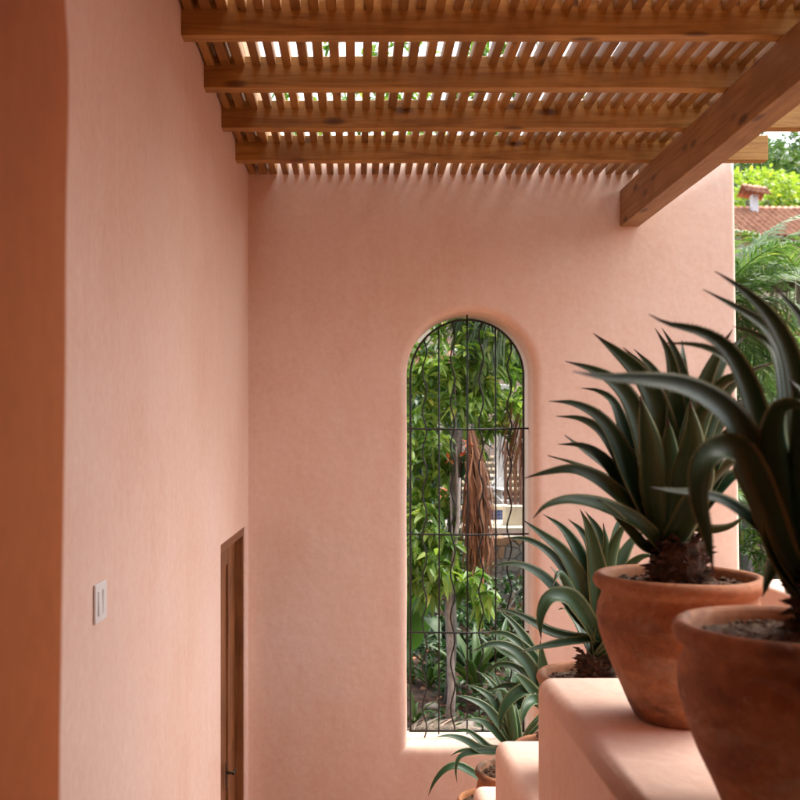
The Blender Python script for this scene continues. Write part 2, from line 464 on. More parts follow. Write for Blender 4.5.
# stepped planter wall
bm = bmesh.new()
steps = [(1.31, 2.85, -.67), (2.85, 3.72, -1.11), (3.72, 4.42, -1.52), (4.42, 5.2, -1.95), (5.2, 6.0, -2.37)]
P = [(1.31, .002)]
for a, b, z in steps: P += [(a, CZ+z), (b, CZ+z)]
P += [(6.0, .002)]
fa = [bm.verts.new((.51, a, b)) for a, b in P]; fb = [bm.verts.new((1.08, a, b)) for a, b in P]
for k in range(len(P)): bm.faces.new((fa[k], fb[k], fb[(k+1)%len(P)], fa[(k+1)%len(P)]))
bm.faces.new(fa); bm.faces.new(fb[::-1])
bmesh.ops.recalc_face_normals(bm, faces=bm.faces)
ed = []
for e in bm.edges:
    if all(v.co.z < .01 for v in e.verts): continue
    if all(v.co.y < 1.32 for v in e.verts): continue
    if len(e.link_faces) == 2 and e.is_convex: ed.append(e)
bmesh.ops.bevel(bm, geom=ed, offset=.042, segments=5, affect='EDGES', profile=.5, clamp_overlap=True)
o = wn(from_bm('planter_wall', bm, M['stucco_pale']))
tag(o, 'stepped pink plaster parapet with rounded edges carrying the row of potted agaves', 'wall')

# low wall on the far right
o = box('low_wall', (2.56, 1.4, -.05), (2.95, 6.53, CZ-.905), M['stucco_pale'], None, .03, 3)
tag(o, 'low pale pink wall glimpsed behind the nearest pot, under the palm fronds', 'wall')

# eave above the slats on the left wall
o = box('roof_eave', (-1.2, 1.31, CZ+1.85), (-.535, 7.2, CZ+2.0), M['beam'], None, .005)
tag(o, 'dark timber eave board over the left ends of the pergola slats', 'eave')

o = box('unseen_shade_roof', (-.99, 1.31, CZ+1.86), (1.72, 3.9, CZ+2.05), M['stucco'], None, .01)  # unseen roof, added and sized to shade the wall, plants and ledges
tag(o, 'unseen solid roof added to shade the head of the stairs, just above the frame', 'roof')
# ------------------------------------------------------------------ door
root = empty('wooden_door', (XW-.06, (DY0+DY1)/2, 0), 'narrow view of a varnished brown wooden door with a dark lever handle in the left wall', 'door')
bm = bmesh.new()
xi = XW-.062
box_bm(bm, (xi-.05, DY1-.045, .02), (XW-.014, DY1-.002, DZ-.002), .003)   # far jamb
box_bm(bm, (xi-.05, DY0+.002, .02), (XW-.014, DY0+.045, DZ-.002), .003)
box_bm(bm, (xi-.05, DY0+.047, DZ-.05), (XW-.014, DY1-.047, DZ-.002), .003)
wn(from_bm('door_frame', bm, M['door'], root))
lf = bmesh.new()
lx = xi-.004
for a, b in ((DY0+.05, 5.56), (6.09, DY1-.05)): box_bm(lf, (lx-.04, a, .03), (lx, b, DZ-.055), .004)
for a, b in ((.03, .35), (DZ-.19, DZ-.055)): box_bm(lf, (lx-.04, 5.565, a), (lx-.002, 6.085, b), .004)
leafo = wn(from_bm('door_leaf', lf, M['door'], root))
box('panel', (lx-.035, 5.55, .34), (lx-.014, 6.1, DZ-.18), M['door'], leafo, .003)
hm = MB()
hz = CZ-1.99
tube(hm, [Vector((lx-.001, 5.98, hz)), Vector((lx+.045, 5.98, hz))], .009, 10)
tube(hm, [Vector((lx+.045, 5.965, hz)), Vector((lx+.045, 6.03, hz)), Vector((lx+.042, 6.09, hz-.01)), Vector((lx+.04, 6.10, hz-.03))], lambda t: .009*(1-.3*t), 10)
h = hm.build('handle', M['brass'], leafo)
box('handle_plate', (lx-.001, 5.955, hz-.10), (lx+.006, 6.0, hz+.07), M['brass'], leafo, .003)

# ------------------------------------------------------------------ light switch
sy, sz = 2.776, CZ-.449
root = empty('light_switch', (XW, sy, sz), 'white double light switch plate on the left pink wall', 'light switch')
box('plate', (XW+.001, sy-.061, sz-.054), (XW+.008, sy+.061, sz+.054), M['plastic'], root, .003, 3)
for s in (-1, 1):
    bm = bmesh.new(); box_bm(bm, (XW+.0075, sy+s*.023-.0165, sz-.034), (XW+.0125, sy+s*.023+.0165, sz+.034), .002)
    for v in bm.verts:
        if v.co.x > XW+.010: v.co.x += .004*(v.co.z-sz)/.034*s*.25
    wn(from_bm('rocker', bm, M['plastic'], root))

# ------------------------------------------------------------------ arched window grille
root = empty('window_grille', ((X0+X1)/2, 6.82, CZ-1.98), 'black wrought iron grille of straight and wavy bars in the arched window', 'window grille')
YG = 6.82; gx0, gx1 = .364, 1.135; gc = (gx0+gx1)/2; gr = (gx1-gx0)/2; gb = CZ-1.985
mb = MB()
pts = [Vector((gx0, YG, gb)), Vector((gx0, YG, CZ-1))] + [Vector((gc-gr*math.cos(math.pi*k/36), YG, ZS+gr*math.sin(math.pi*k/36))) for k in range(37)] + [Vector((gx1, YG, CZ-1)), Vector((gx1, YG, gb))]
tube(mb, pts, .0075, 8); tube(mb, [Vector((gx0-.008, YG, gb)), Vector((gx1+.008, YG, gb))], .0085, 8)
mb.build('frame', M['iron'], root)
step = (gx1-gx0)/8
for k in range(1, 8):
    x = gx0+step*k; top = ZS+math.sqrt(max(0, gr*gr-(x-gc)**2))
    mb = MB()
    if k % 2 == 0:
        tube(mb, [Vector((x, YG-.012, gb-.02)), Vector((x+.003, YG-.012, CZ-.6)), Vector((x, YG-.012, top+(.035 if k == 4 else 0)))], .0055, 8)
        mb.build('straight_bar', M['iron'], root)
    else:
        n = 110; z0 = gb-(.05 if k == 1 else .0); ph = random.uniform(0, 6.28) if k > 1 else 1
        lam = .285*random.uniform(.93, 1.07)
        tube(mb, [Vector((x+.015*math.sin(ph+2*math.pi*(z0+(top-z0)*i/n)/lam + .5*math.sin(i*.05+k)), YG+.002+.004*math.sin(i*.13+k), z0+(top-z0)*i/n)) for i in range(n+1)], .0056, 7)
        mb.build('wavy_bar', M['iron'], root)
for py in (428.7, 533.8, 631.5):
    z = CZ+(440-py)/1000*6.82
    mb = MB(); e = .045 if py < 440 else .038
    tube(mb, [Vector((gx0-.035, YG-.02, z)), Vector((gc, YG-.02, z-.006)), Vector((gx1+e, YG-.02, z+.002))], .006, 8)
    mb.build('cross_bar', M['iron'], root)

# ------------------------------------------------------------------ pergola
H = CZ+1.65; RH = .148; RT = .075
root = empty('timber_pergola', (0, 4, H), 'orange brown timber pergola over the stairwell with closely spaced slats', 'pergola')
sp = .606
for k in range(-4, 4):
    yb = 4.15+sp*k
    bm = bmesh.new(); xr = 2.42+random.uniform(-.01, .01)
    box_bm(bm, (XW-.12, yb-RT, H), (xr, yb, H+RH), .004)
    # gentle hewn irregularity
    bmesh.ops.subdivide_edges(bm, edges=[e for e in bm.edges if abs(e.verts[0].co.x-e.verts[1].co.x) > 1], cuts=14)
    for v in bm.verts:
        v.co.z += .003*noise.noise(Vector((v.co.x*1.7, yb*9, 0))); v.co.y += .003*noise.noise(Vector((v.co.x*1.3, yb*5, 7)))
    wn(from_bm('rafter', bm, M['rafter'], root))
bm = bmesh.new()
bx = 1.735
box_bm(bm, (bx, 1.31, H-.242), (bx+.127, YB+.05, H-.002), .006)
bmesh.ops.subdivide_edges(bm, edges=[e for e in bm.edges if abs(e.verts[0].co.y-e.verts[1].co.y) > 1], cuts=14)
for v in bm.verts: v.co.x += .004*noise.noise(Vector((v.co.y*1.1, 4, 0)))
wn(from_bm('main_beam', bm, M['beam'], root))
bm = bmesh.new()
x = -.69
while x < 1.93:
    w = .041+random.uniform(-.003, .003); j = random.uniform(-.004, .004)
    t = bmesh.new()
    box_bm(t, (x+j-w/2, 3.06, H+.103), (x+j+w/2, YB+.02, H+.163), .002, 1)
    bmesh.ops.subdivide_edges(t, edges=[e for e in t.edges if abs(e.verts[0].co.y-e.verts[1].co.y) > 1], cuts=6)
    for v in t.verts: v.co.x += .004*noise.noise(Vector((v.co.y*.8, x*31, 0)))
    me = bpy.data.meshes.new('t'); t.to_mesh(me); t.free(); bm.from_mesh(me); bpy.data.meshes.remove(me)
    x += .0733
wn(from_bm('slat_roof', bm, M['slat'], root))

# ------------------------------------------------------------------ agaves
def leaf_mesh(mb, pts, Wd, side_fn, n=26, teeth=True, chan=.32, thick=.0045, fat=.42, pinch=.75):
    P = catmull(pts, n); base = len(mb.v)
    cross = [-1, -.72, -.4, 0, .4, .72, 1]
    for i, p in enumerate(P):
        u = i/n
        T = (P[min(i+1, n)]-P[max(i-1, 0)]).normalized()
        S = side_fn(p, T, u); S = (S-T*S.dot(T)).normalized()
        Nn = S.cross(T)
        if Nn.z < 0 and abs(T.z) < .98: pass
        if u < fat: w = pinch+(1-pinch)*math.sin(u/fat*math.pi/2)
        else:
            q = (u-fat)/(1-fat); w = max(0.012, (1-q**1.9)*(1-.18*q))
        w *= Wd/2
        w *= 1+.03*math.sin(u*17+base)
        ch = chan*(1-.45*u)*(1.25 if u < .2 else 1)
        th = thick*(1-.75*u)+.0012
        for c in cross:
            mb.v.append(p + S*(w*c) + Nn*(w*ch*(abs(c)**1.6)*1.5)); mb.uv.append(((c+1)/2, u))
        for c in cross[1:-1][::-1]:
            mb.v.append(p + S*(w*c) + Nn*(w*ch*(abs(c)**1.6)*1.5 - th*(1-c*c)**.5*(1.2 if u < .3 else 1))); mb.uv.append(((c+1)/2, u))
    m = 12
    for i in range(n):
        a = base+i*m; b = a+m
        for j in range(m): mb.f.append((a+j, b+j, b+(j+1)%m, a+(j+1)%m))
    mb.f.append(tuple(base+n*m+j for j in range(m)))
    if teeth:
        for i in range(3, n-2):
            for q in (0, .33, .66):
                for side in (0, 6):
                    a = mb.v[base+i*m+side].lerp(mb.v[base+(i+1)*m+side], q); c_ = (P[i]+P[i+1])/2
                    o_ = (a-c_).normalized(); T = (P[i+1]-P[i]).normalized(); b = len(mb.v)
                    mb.v += [a-T*.0016-o_*.001, a+T*.0016-o_*.001, a+o_*.0032+T*.0012]; mb.uv += [(0, .5)]*3; mb.f.append((b, b+1, b+2))
EYE = Vector((0, 0, CZ))
def img_leaf(mb, Z0, pts2, dz, Wd, roll=45, zb=0., droopface=False, n=28):
    """pts2 run from the tip down to the foot of the leaf; dz is how far the tip reaches away from (+) or towards (-) the eye"""
    k = len(pts2)-1; pts = []
    for i, (px, py) in enumerate(pts2):
        u = 1-i/k
        pts.append(W(px, py, Z0 + zb*(1-u) + dz*(u**1.1)))
    pts = pts[::-1]
    c, s = math.cos(R(roll)), math.sin(R(roll))
    def side(p, T, u):
        V = (p-EYE).normalized(); I = T.cross(V).normalized()
        Q = T.cross(I)
        S = I*c + Q*s
        Nn = S.cross(T)
        return S
    # choose the sign of the roll so that the upper face looks up
    P = catmull(pts, 8); p = P[5]; T = (P[6]-P[4]).normalized()
    S = side(p, T, .6); 
    up = S.cross(T).normalized()
    if up.z < 0: c = -c; s = -s
    leaf_mesh(mb, pts, Wd, side, n)
def free_leaf(mb, c, az, el, Ln, droop, Wd, tw=0., n=22, curl=0.):
    pts = []; p = c.copy(); m = 7; e = el
    d = Vector((math.cos(az), math.sin(az), 0))
    for i in range(m):
        pts.append(p.copy()); u = i/(m-1)
        e2 = e - droop*(u**1.3) + curl*max(0, u-.65)*3
        p = p + (d*math.cos(e2)+Vector((0,0,1))*math.sin(e2))*Ln/(m-1)
    h = Vector((0,0,1)).cross(d)
    def side(p, T, u):
        q = T.cross(h).normalized(); a = tw*(.4+u)
        return (h*math.cos(a)+q*math.sin(a))
    # normal S x T must look up: h x T
    if h.cross((d+Vector((0,0,.2)))).z < 0: h = -h
    leaf_mesh(mb, pts, Wd, side, n)
POT = [(0,0),(.094,0),(.104,.008),(.118,.035),(.137,.08),(.158,.125),(.176,.17),(.189,.212),(.1945,.25),(.191,.278),(.184,.296),(.1815,.306),(.186,.313),(.196,.319),(.2015,.327),(.203,.336),(.200,.346),(.192,.353),(.182,.3525),(.176,.345),(.173,.33),(.169,.30),(.16,.27)]
def potted(c, sc_, label, leaves_fn, seed, stem_h=.10, stem_r=.05, soil_z=.327, off=0):
    random.seed(seed)
    root = empty('potted_agave', c, label, 'potted plant', 'agaves in clay pots on the steps of the parapet')
    mb = MB(); lathe(mb, [(r*sc_, z*sc_) for r, z in POT], c, 72, .022, seed)
    pot = mb.build('pot', M['terracotta'], root)
    # soil with clods
    mb = MB(); n, rings = 64, 22
    mb.v.append(c+Vector((0,0,soil_z*sc_+.006)))
    for i in range(1, rings+1):
        for j in range(n):
            a = 2*math.pi*j/n; r = .1735*sc_*i/rings
            q = Vector((r*math.cos(a), r*math.sin(a), 0))
            h = .010*noise.noise(q*28+Vector((seed,0,0)))+.008*abs(noise.noise(q*75))+.012*(1-i/rings)
            mb.v.append(c+q+Vector((0,0,soil_z*sc_-.006+h)))
    for j in range(n): mb.f.append((0, 1+j, 1+(j+1)%n))
    for i in range(rings-1):
        for j in range(n):
            a = 1+i*n; mb.f.append((a+j, a+n+j, a+n+(j+1)%n, a+(j+1)%n))
    for _ in range(150):     # clods and bark crumbs
        a = random.uniform(0, 6.28); r = .16*sc_*math.sqrt(random.random()); s = random.uniform(.003, .009)
        q = c+Vector((r*math.cos(a), r*math.sin(a), soil_z*sc_+.003)); b = len(mb.v)
        ax = Matrix.Rotation(random.uniform(0, 6), 3, 'Z') @ Matrix.Rotation(random.uniform(-.6, .6), 3, 'X')
        for d in ((1.6,0,0),(-1.5,.2,0),(0,1,0),(0,-1,.1),(0,0,.9),(0,0,-.8)): mb.v.append(q+ax@Vector(d)*s)
        for f in ((0,2,4),(2,1,4),(1,3,4),(3,0,4),(2,0,5),(1,2,5),(3,1,5),(0,3,5)): mb.f.append(tuple(b+k for k in f))
    mb.build('soil', M['soil'], root, False)
    # stubby stem clad in dead leaf bases
    mb = MB(); s0 = c+Vector((off,0,soil_z*sc_-.01))
    tube(mb, [s0+Vector((0,0,stem_h*k/5)) for k in range(6)], lambda t: stem_r*(.85+.25*math.sin(t*2.6)), 14)
    for _ in range(120):
        a = random.uniform(0, 6.28); h = random.random()*stem_h*1.1; s = random.uniform(.6, 1.3)
        d = Vector((math.cos(a), math.sin(a), 0)); t = Vector((-d.y, d.x, 0))
        p = s0+Vector((0,0,h))+d*stem_r*.85; b = len(mb.v); w = .016*s; l = random.uniform(.02, .045)
        el = random.uniform(-.3, .9); o_ = d*math.cos(el)+Vector((0,0,math.sin(el)))
        mb.v += [p-t*w, p+t*w, p+o_*l+t*w*random.uniform(-.6,.6), p+Vector((0,0,.012))+o_*l*.4]
        mb.f += [(b, b+1, b+3), (b+1, b+2, b+3), (b+2, b, b+3), (b, b+2, b+1)]
    mb.build('stem', M['bark_brown'], root, False)
    mb = MB(); leaves_fn(mb, s0+Vector((0,0,stem_h*.75)))
    mb.build('foliage', M['agave'], root)
    return root

def plant_a(mb, c):
    Z = 1.72; B = [(790,572),(806,592)]
    I = lambda p, dz, w, r, zb=0: img_leaf(mb, Z, p+[B[1]], dz, w*.88, r, zb)
    I([(715,271),(740,288),(765,312),(786,348),(797,400),(800,470),(798,540)], .10, .066, 35)
    I([(703,289),(735,307),(765,327),(783,357),(790,410),(792,480),(794,540)], .20, .058, 40)
    I([(649,314),(668,324),(700,332),(727,350),(746,385),(757,425),(768,480),(782,550)], .05, .062, 35)
    I([(573,371),(605,378),(645,381),(685,388),(718,407),(741,435),(760,485),(780,548)], -.16, .070, 42)
    I([(662,343),(688,344),(712,350),(736,368),(756,400),(772,460),(786,540)], .22, .046, 45)
    I([(733,326),(755,334),(775,350),(784,385),(788,440),(791,530)], .26, .052, 30)
    I([(772,284),(788,302),(803,322),(812,360),(812,440),(802,530)], .12, .055, 35)
    I([(714,578),(708,535),(700,500),(702,468),(717,451),(735,451),(752,478),(770,522),(783,560)], -.22, .064, 20)
    I([(650,487),(672,491),(695,494),(722,501),(745,516),(768,538),(784,562)], -.05, .040, 55)
    I([(763,597),(768,575),(776,556),(786,556)], .06, .036, 30)
    I([(812,407),(796,403),(780,408),(774,432),(779,480),(792,540)], -.12, .088, 22)
    I([(840,300),(832,340),(822,400),(812,470),(803,540)], .1, .07, 30)
    I([(790,380),(800,400),(808,450),(806,520)], -.12, .08, 15)
    I([(880,420),(862,400),(838,405),(820,450),(806,530)], -.1, .07, 40)
    I([(900,330),(870,340),(842,380),(822,450),(806,530)], .1, .07, 40)
    for k in range(8):
        free_leaf(mb, c+Vector((random.uniform(-.015,.015), random.uniform(-.015,.015), 0)), R(random.uniform(-100, 85)), R(random.uniform(45, 82)), random.uniform(.36, .50), R(random.uniform(30, 75)), random.uniform(.055, .072), random.uniform(-.4, .4), 22, R(random.uniform(0, 30)))
def plant_b(mb, c):
    Z = 2.4; b = (668, 556)
    I = lambda p, dz, w, r: img_leaf(mb, Z, p+[b], dz, w, r)
    I([(593,333),(617,353),(640,376),(655,405),(664,455),(668,510)], .05, .080, 25)
    I([(565,361),(590,369),(612,381),(630,403),(646,450),(658,510)], .0, .068, 30)
    I([(581,388),(598,391),(613,402),(623,428),(636,465),(652,515)], .14, .052, 35)
    I([(549,401),(574,404),(598,417),(615,440),(632,482),(652,525)], -.02, .056, 35)
    I([(556,416),(580,419),(600,431),(616,455),(634,492),(654,530)], .12, .052, 40)
    I([(558,444),(582,446),(601,458),(618,480),(638,510),(656,538)], .08, .050, 40)
    I([(524,478),(546,473),(571,470),(592,477),(614,493),(640,517),(658,543)], -.04, .052, 45)
    I([(533,518),(545,507),(565,501),(588,503),(614,512),(640,526),(658,546)], -.16, .052, 50)
    I([(598,499),(612,512),(628,530),(645,548)], -.12, .034, 45)
    I([(623,347),(643,368),(656,395),(664,440),(668,500)], .15, .062, 25)
    I([(634,349),(652,369),(664,395),(669,440),(670,500)], .2, .062, 25)
    I([(655,328),(668,352),(674,385),(675,440),(672,500)], .05, .060, 20)
    I([(662,328),(674,350),(683,385),(684,440),(676,500)], .12, .060, 20)
    I([(682,340),(683,365),(682,410),(677,470)], .2, .055, 30)
    I([(733,329),(718,352),(702,388),(690,440),(678,500)], .02, .068, 25)
    I([(748,334),(728,352),(710,385),(696,440),(680,505)], .16, .062, 30)
    I([(775,362),(750,372),(727,392),(706,435),(686,505)], .05, .062, 35)
    I([(763,394),(745,377),(722,384),(704,415),(690,460),(678,520)], -.1, .062, 30)
    I([(757,440),(745,420),(727,418),(708,445),(692,490),(678,530)], .1, .060, 35)
    I([(772,450),(757,428),(735,432),(712,465),(690,515)], -.05, .060, 30)
    I([(748,514),(730,527),(710,531),(690,528),(676,534)], .0, .036, 50)
    I([(764,480),(744,472),(720,485),(698,512),(680,535)], .12, .052, 40)
    I([(640,395),(648,430),(656,470),(664,520)], -.14, .078, 12)
    I([(690,400),(694,440),(688,480),(676,525)], -.16, .080, 12)
    I([(668,418),(670,450),(670,490),(670,530)], -.1, .075, 12)
    I([(712,452),(706,480),(692,512),(676,540)], -.18, .065, 20)
    for k in range(14):
        free_leaf(mb, c, R(random.uniform(-20, 150)), R(random.uniform(50, 85)), random.uniform(.34, .46), R(random.uniform(15, 55)), random.uniform(.06, .075), random.uniform(-.4, .4), 20, R(random.uniform(0, 30)))
def plant_c(mb, c):
    Z = 3.3; b = (598, 640)
    I = lambda p, dz, w, r: img_leaf(mb, Z, p+[b], dz, w, r)
    I([(522,519),(541,534),(562,552),(578,580),(590,615)], .0, .062, 30)
    I([(543,514),(563,529),(579,555),(590,590),(596,620)], .1, .062, 30)
    I([(489,567),(514,564),(538,574),(561,597),(580,622)], -.05, .052, 45)
    I([(502,538),(528,540),(552,556),(570,580),(586,615)], .1, .050, 40)
    I([(541,640),(541,616),(550,598),(568,597),(584,614)], -.18, .062, 20)
    I([(553,586),(558,573),(566,580),(580,608)], -.15, .040, 30)
    I([(568,519),(581,531),(591,550),(596,590)], .05, .060, 25)
    I([(580,509),(589,530),(596,565),(599,605)], .0, .070, 15)
    I([(585,511),(598,532),(604,565),(602,605)], .1, .068, 20)
    I([(603,523),(607,545),(607,580),(603,612)], .0, .055, 30)
    I([(636,518),(622,530),(612,556),(604,600)], .0, .062, 30)
    I([(622,512),(616,530),(611,560),(604,600)], .12, .062, 30)
    I([(648,530),(632,540),(618,565),(606,605)], .1, .062, 30)
    I([(496,608),(514,613),(531,622),(550,633),(578,640)], .12, .050, 50)
    I([(520,652),(534,649),(550,646),(575,642)], -.1, .038, 50)
    I([(660,560),(645,556),(628,570),(610,605)], -.05, .055, 35)
    for k in range(12):
        free_leaf(mb, c, R(random.uniform(-60, 130)), R(random.uniform(35, 80)), random.uniform(.34, .46), R(random.uniform(30, 70)), random.uniform(.05, .065), random.uniform(-.4, .4), 18)
def plant_d(mb, c):
    Z = 4.07; b = (546, 712)
    I = lambda p, dz, w, r: img_leaf(mb, Z, p+[b], dz, w, r, n=20)
    I([(484,633),(504,634),(520,645),(534,662),(543,690)], .1, .062, 30)
    I([(471,652),(488,645),(505,646),(521,656),(535,678)], -.05, .060, 30)
    I([(484,672),(499,665),(515,668),(530,680),(540,698)], .1, .052, 40)
    I([(488,640),(500,650),(516,660),(532,682)], .2, .050, 40)
    I([(500,732),(502,714),(511,699),(526,690),(538,698)], -.15, .060, 25)
    I([(512,676),(518,676),(530,688),(540,702)], -.1, .052, 30)
    I([(489,690),(505,686),(520,690),(535,703)], .05, .045, 40)
    I([(496,608),(512,622),(528,645),(540,680)], .15, .055, 30)
    I([(540,640),(542,660),(545,690)], 0, .055, 20)
    I([(521,725),(526,708),(534,700),(541,705)], -.2, .055, 20)
    for k in range(9):
        free_leaf(mb, c, R(random.uniform(-80, 110)), R(random.uniform(40, 80)), random.uniform(.28, .40), R(random.uniform(40, 90)), random.uniform(.045, .06), random.uniform(-.4, .4), 16)
def plant_e(mb, c):
    Z = 4.82; b = (516, 748)
    I = lambda p, dz, w, r: img_leaf(mb, Z, p+[b], dz, w, r, n=20)
    I([(465,684),(480,690),(494,702),(505,725)], .1, .055, 35)
    I([(455,695),(470,699),(486,708),(500,726)], .0, .055, 35)
    I([(465,719),(480,721),(492,729),(505,742)], -.05, .050, 35)
    I([(475,670),(487,678),(499,695),(509,725)], .15, .05, 35)
    I([(435,737),(450,736),(466,741),(480,750),(498,752)], -.1, .050, 35)
    I([(450,756),(461,751),(478,751),(498,752)], .0, .042, 40)
    I([(452,730),(467,731),(478,739),(492,750)], .1, .045, 35)
    I([(457,783),(456,768),(461,756),(478,752),(498,752)], -.15, .035, 30)
    I([(492,668),(500,690),(508,715)], .1, .05, 30)
    I([(495,700),(496,690),(505,692),(512,718)], -.1, .05, 20)
    for k in range(6):
        free_leaf(mb, c, R(random.uniform(-60, 90)), R(random.uniform(45, 80)), random.uniform(.26, .36), R(random.uniform(40, 80)), random.uniform(.045, .058), random.uniform(-.4, .4), 16)
def plant_f(mb, c):
    Z = 5.6; b = (497, 786)
    I = lambda p, dz, w, r: img_leaf(mb, Z, p+[b], dz, w, r, n=20)
    I([(428,796),(435,781),(446,769),(458,766),(472,773),(486,782)], -.05, .052, 30)
    for k in range(14):
        free_leaf(mb, c, R(random.uniform(-80, 80)), R(random.uniform(30, 75)), random.uniform(.22, .30), R(random.uniform(40, 80)), random.uniform(.04, .05), random.uniform(-.4, .4), 16)
e = .0015
potted(Vector((.752, 1.72, CZ-.67+e)), 1.0, 'nearest and largest potted agave at the right edge, dark stained clay pot', plant_a, 3, .14, .03, off=.035)
potted(Vector((.771, 2.40, CZ-.67+e)), .985, 'full upright agave, second from the eye, in a round clay pot', plant_b, 8, .115, .06)
potted(Vector((.79, 3.30, CZ-1.11+e)), .96, 'agave half hidden behind the second pot, on the second step of the parapet', plant_c, 21, .09, .05)
potted(Vector((.80, 4.09, CZ-1.52+e)), .78, 'agave with arching leaves crossing the lower right corner of the arched window', plant_d, 34, .08, .045)
potted(Vector((.775, 4.85, CZ-1.95+e)), 1.0, 'small agave in front of the window sill, orange pot peeping past the lower step', plant_e, 45, .07, .04)
potted(Vector((.765, 5.62, CZ-2.37+e)), 1.0, 'lowest potted agave, only its pot rim and one drooping leaf showing at the bottom edge', plant_f, 57, .06, .04)

# ------------------------------------------------------------------ garden helpers
random.seed(5)
def rnd3(s): return Vector((random.uniform(-s, s), random.uniform(-s, s), random.uniform(-s, s)))
def simple_leaf(mb, p, d, L_, w, droop=.3, fold=.15):
    d = d.normalized(); s = d.cross(Vector((0,0,1)) + rnd3(.5)).normalized(); u = s.cross(d)
    b = len(mb.v); g = Vector((0,0,-1))*L_*droop
    mb.v += [p, p+d*L_*.42+s*w*.5+u*w*fold, p+d*L_*.45+g*.18, p+d*L_*.42-s*w*.5+u*w*fold, p+d*L_*.8+s*w*.3+g*.6+u*w*fold*.5, p+d*L_*.8-s*w*.3+g*.6+u*w*fold*.5, p+d*L_+g]
    mb.f += [(b, b+1, b+2), (b, b+2, b+3), (b+1, b+4, b+6, b+2), (b+2, b+6, b+5, b+3)]
def whorl(mb, p, axis, n, L_, w, spread=1.0, droop=.3):
    axis = axis.normalized()
    for k in range(n):
        d = (axis*random.uniform(.15, .7) + rnd3(1).normalized()*spread)
        simple_leaf(mb, p+rnd3(L_*.18), d, L_*random.uniform(.7, 1.2), w*random.uniform(.8, 1.2), droop*random.uniform(.3, 1.5))
def frond(mb, base, az, el, Ln, droop, lf, w=.03, n=46, sag=.5, two=True):
    d = Vector((math.cos(az), math.sin(az), 0)); p = base.copy(); P = []
    m = 16
    for i in range(m+1):
        P.append(p.copy()); u = i/m; e2 = el-droop*u**1.2
        p = p+(d*math.cos(e2)+Vector((0,0,1))*math.sin(e2))*Ln/m
    tube(mb, P, lambda t: .014*(1-t*.85)*Ln/1.6, 5)
    side = Vector((-d.y, d.x, 0))
    for k in range(n):
        u = .12+.88*k/n; q = u*m; i = min(int(q), m-1); c = P[i].lerp(P[i+1], q-i); T = (P[i+1]-P[i]).normalized()
        ll = lf*math.sin(min(1, u*1.15+.12)*math.pi*.86+.15)*random.uniform(.85, 1.1)
        ll = max(ll, lf*.25)
        for s in (-1, 1):
            dd = (side*s*.8 + T*.75 + Vector((0,0,.25)) + rnd3(.12)).normalized()
            nn = dd.cross(T).normalized(); wv = T*w*.5
            b = len(mb.v); g = Vector((0,0,-1))*ll*sag*random.uniform(.5, 1.2)
            mb.v += [c-wv*.6, c+wv*.6, c+dd*ll*.5+wv+g*.25, c+dd*ll*.5-wv+g*.25, c+dd*ll+g]
            mb.f += [(b, b+1, b+2, b+3), (b+3, b+2, b+4)]
def add_tree(name, label, cat, base, top, tr, crown_spots, m_leaf, m_bark, L_, w, per, group=None, droop=.3, limbs=5, spread=1.):
    root = empty(name, base, label, cat, group)
    mb = MB()
    tp = [base.lerp(top, k/6)+Vector((math.sin(k*1.3+base.x)*tr*.8, math.cos(k*1.7)*tr*.5, 0)) for k in range(7)]
    tube(mb, tp, lambda t: tr*(1.15-.8*t), 10)
    sp_ = random.sample(crown_spots, min(limbs, len(crown_spots)))
    for s_ in sp_:
        a = tp[random.choice((3,4,5))]; mid = a.lerp(s_, .5)+rnd3(tr*2)+Vector((0,0,tr))
        tube(mb, catmull([a, mid, s_], 6), lambda t: tr*.30*(1-t*.75), 6)
    mb.build('trunk', m_bark, root)
    mb = MB()
    for s_ in crown_spots: whorl(mb, s_, (s_-top)+Vector((0,0,.3)), per, L_, w, spread, droop)
    mb.build('crown', m_leaf, root, False)
    return root
def blob(c, r, n):
    out = []
    while len(out) < n:
        v = rnd3(1)
        if v.length > 1: continue
        v = v.normalized()*v.length**.4
        v *= 1+.35*noise.noise(v*2.2+c)
        out.append(c+Vector((v.x*r[0], v.y*r[1], v.z*r[2])))
    return out

# ------------------------------------------------------------------ terrain
def gh(x, y):
    if y < 6.9: return -.12
    h = -2.42 + .35*min(1, (y-6.9)/6)
    if y > 13.15: h = -1.24
    if y > 24: h += .20*(y-24)+.07*max(0, y-40) if y < 160 else .20*136+.07*120-.1*(y-160)
    h += .05*noise.noise(Vector((x*1.3, y*1.3, 0))) + (.02 if y < 13 else 0)*noise.noise(Vector((x*6, y*6, 0)))
    if y > 24: h += min(1, (y-24)/30)*4*noise.noise(Vector((x*.03, y*.03, 5)))
    return CZ+h
ys = [-60,-20,-5,0,3,6.4,6.88] + [6.95+.15*k for k in range(41)] + [13.1,13.16] + [13.5+.8*k for k in range(13)] + [25+3*k for k in range(30)] + [120+20*k for k in range(14)]
xs = [-300,-150,-80,-50,-30,-18,-10,-6] + [-4+.3*k for k in range(40)] + [8.5+1.5*k for k in range(20)] + [42,50,60,80,110,150,220,320]
mb = MB()
for y in ys:
    for x in xs: mb.v.append(Vector((x, y, gh(x, y))))
nx = len(xs)
for j in range(len(ys)-1):
    for i in range(nx-1): a = j*nx+i; mb.f.append((a, a+1, a+nx+1, a+nx))
tag(mb.build('ground', M['ground']), kind='structure')

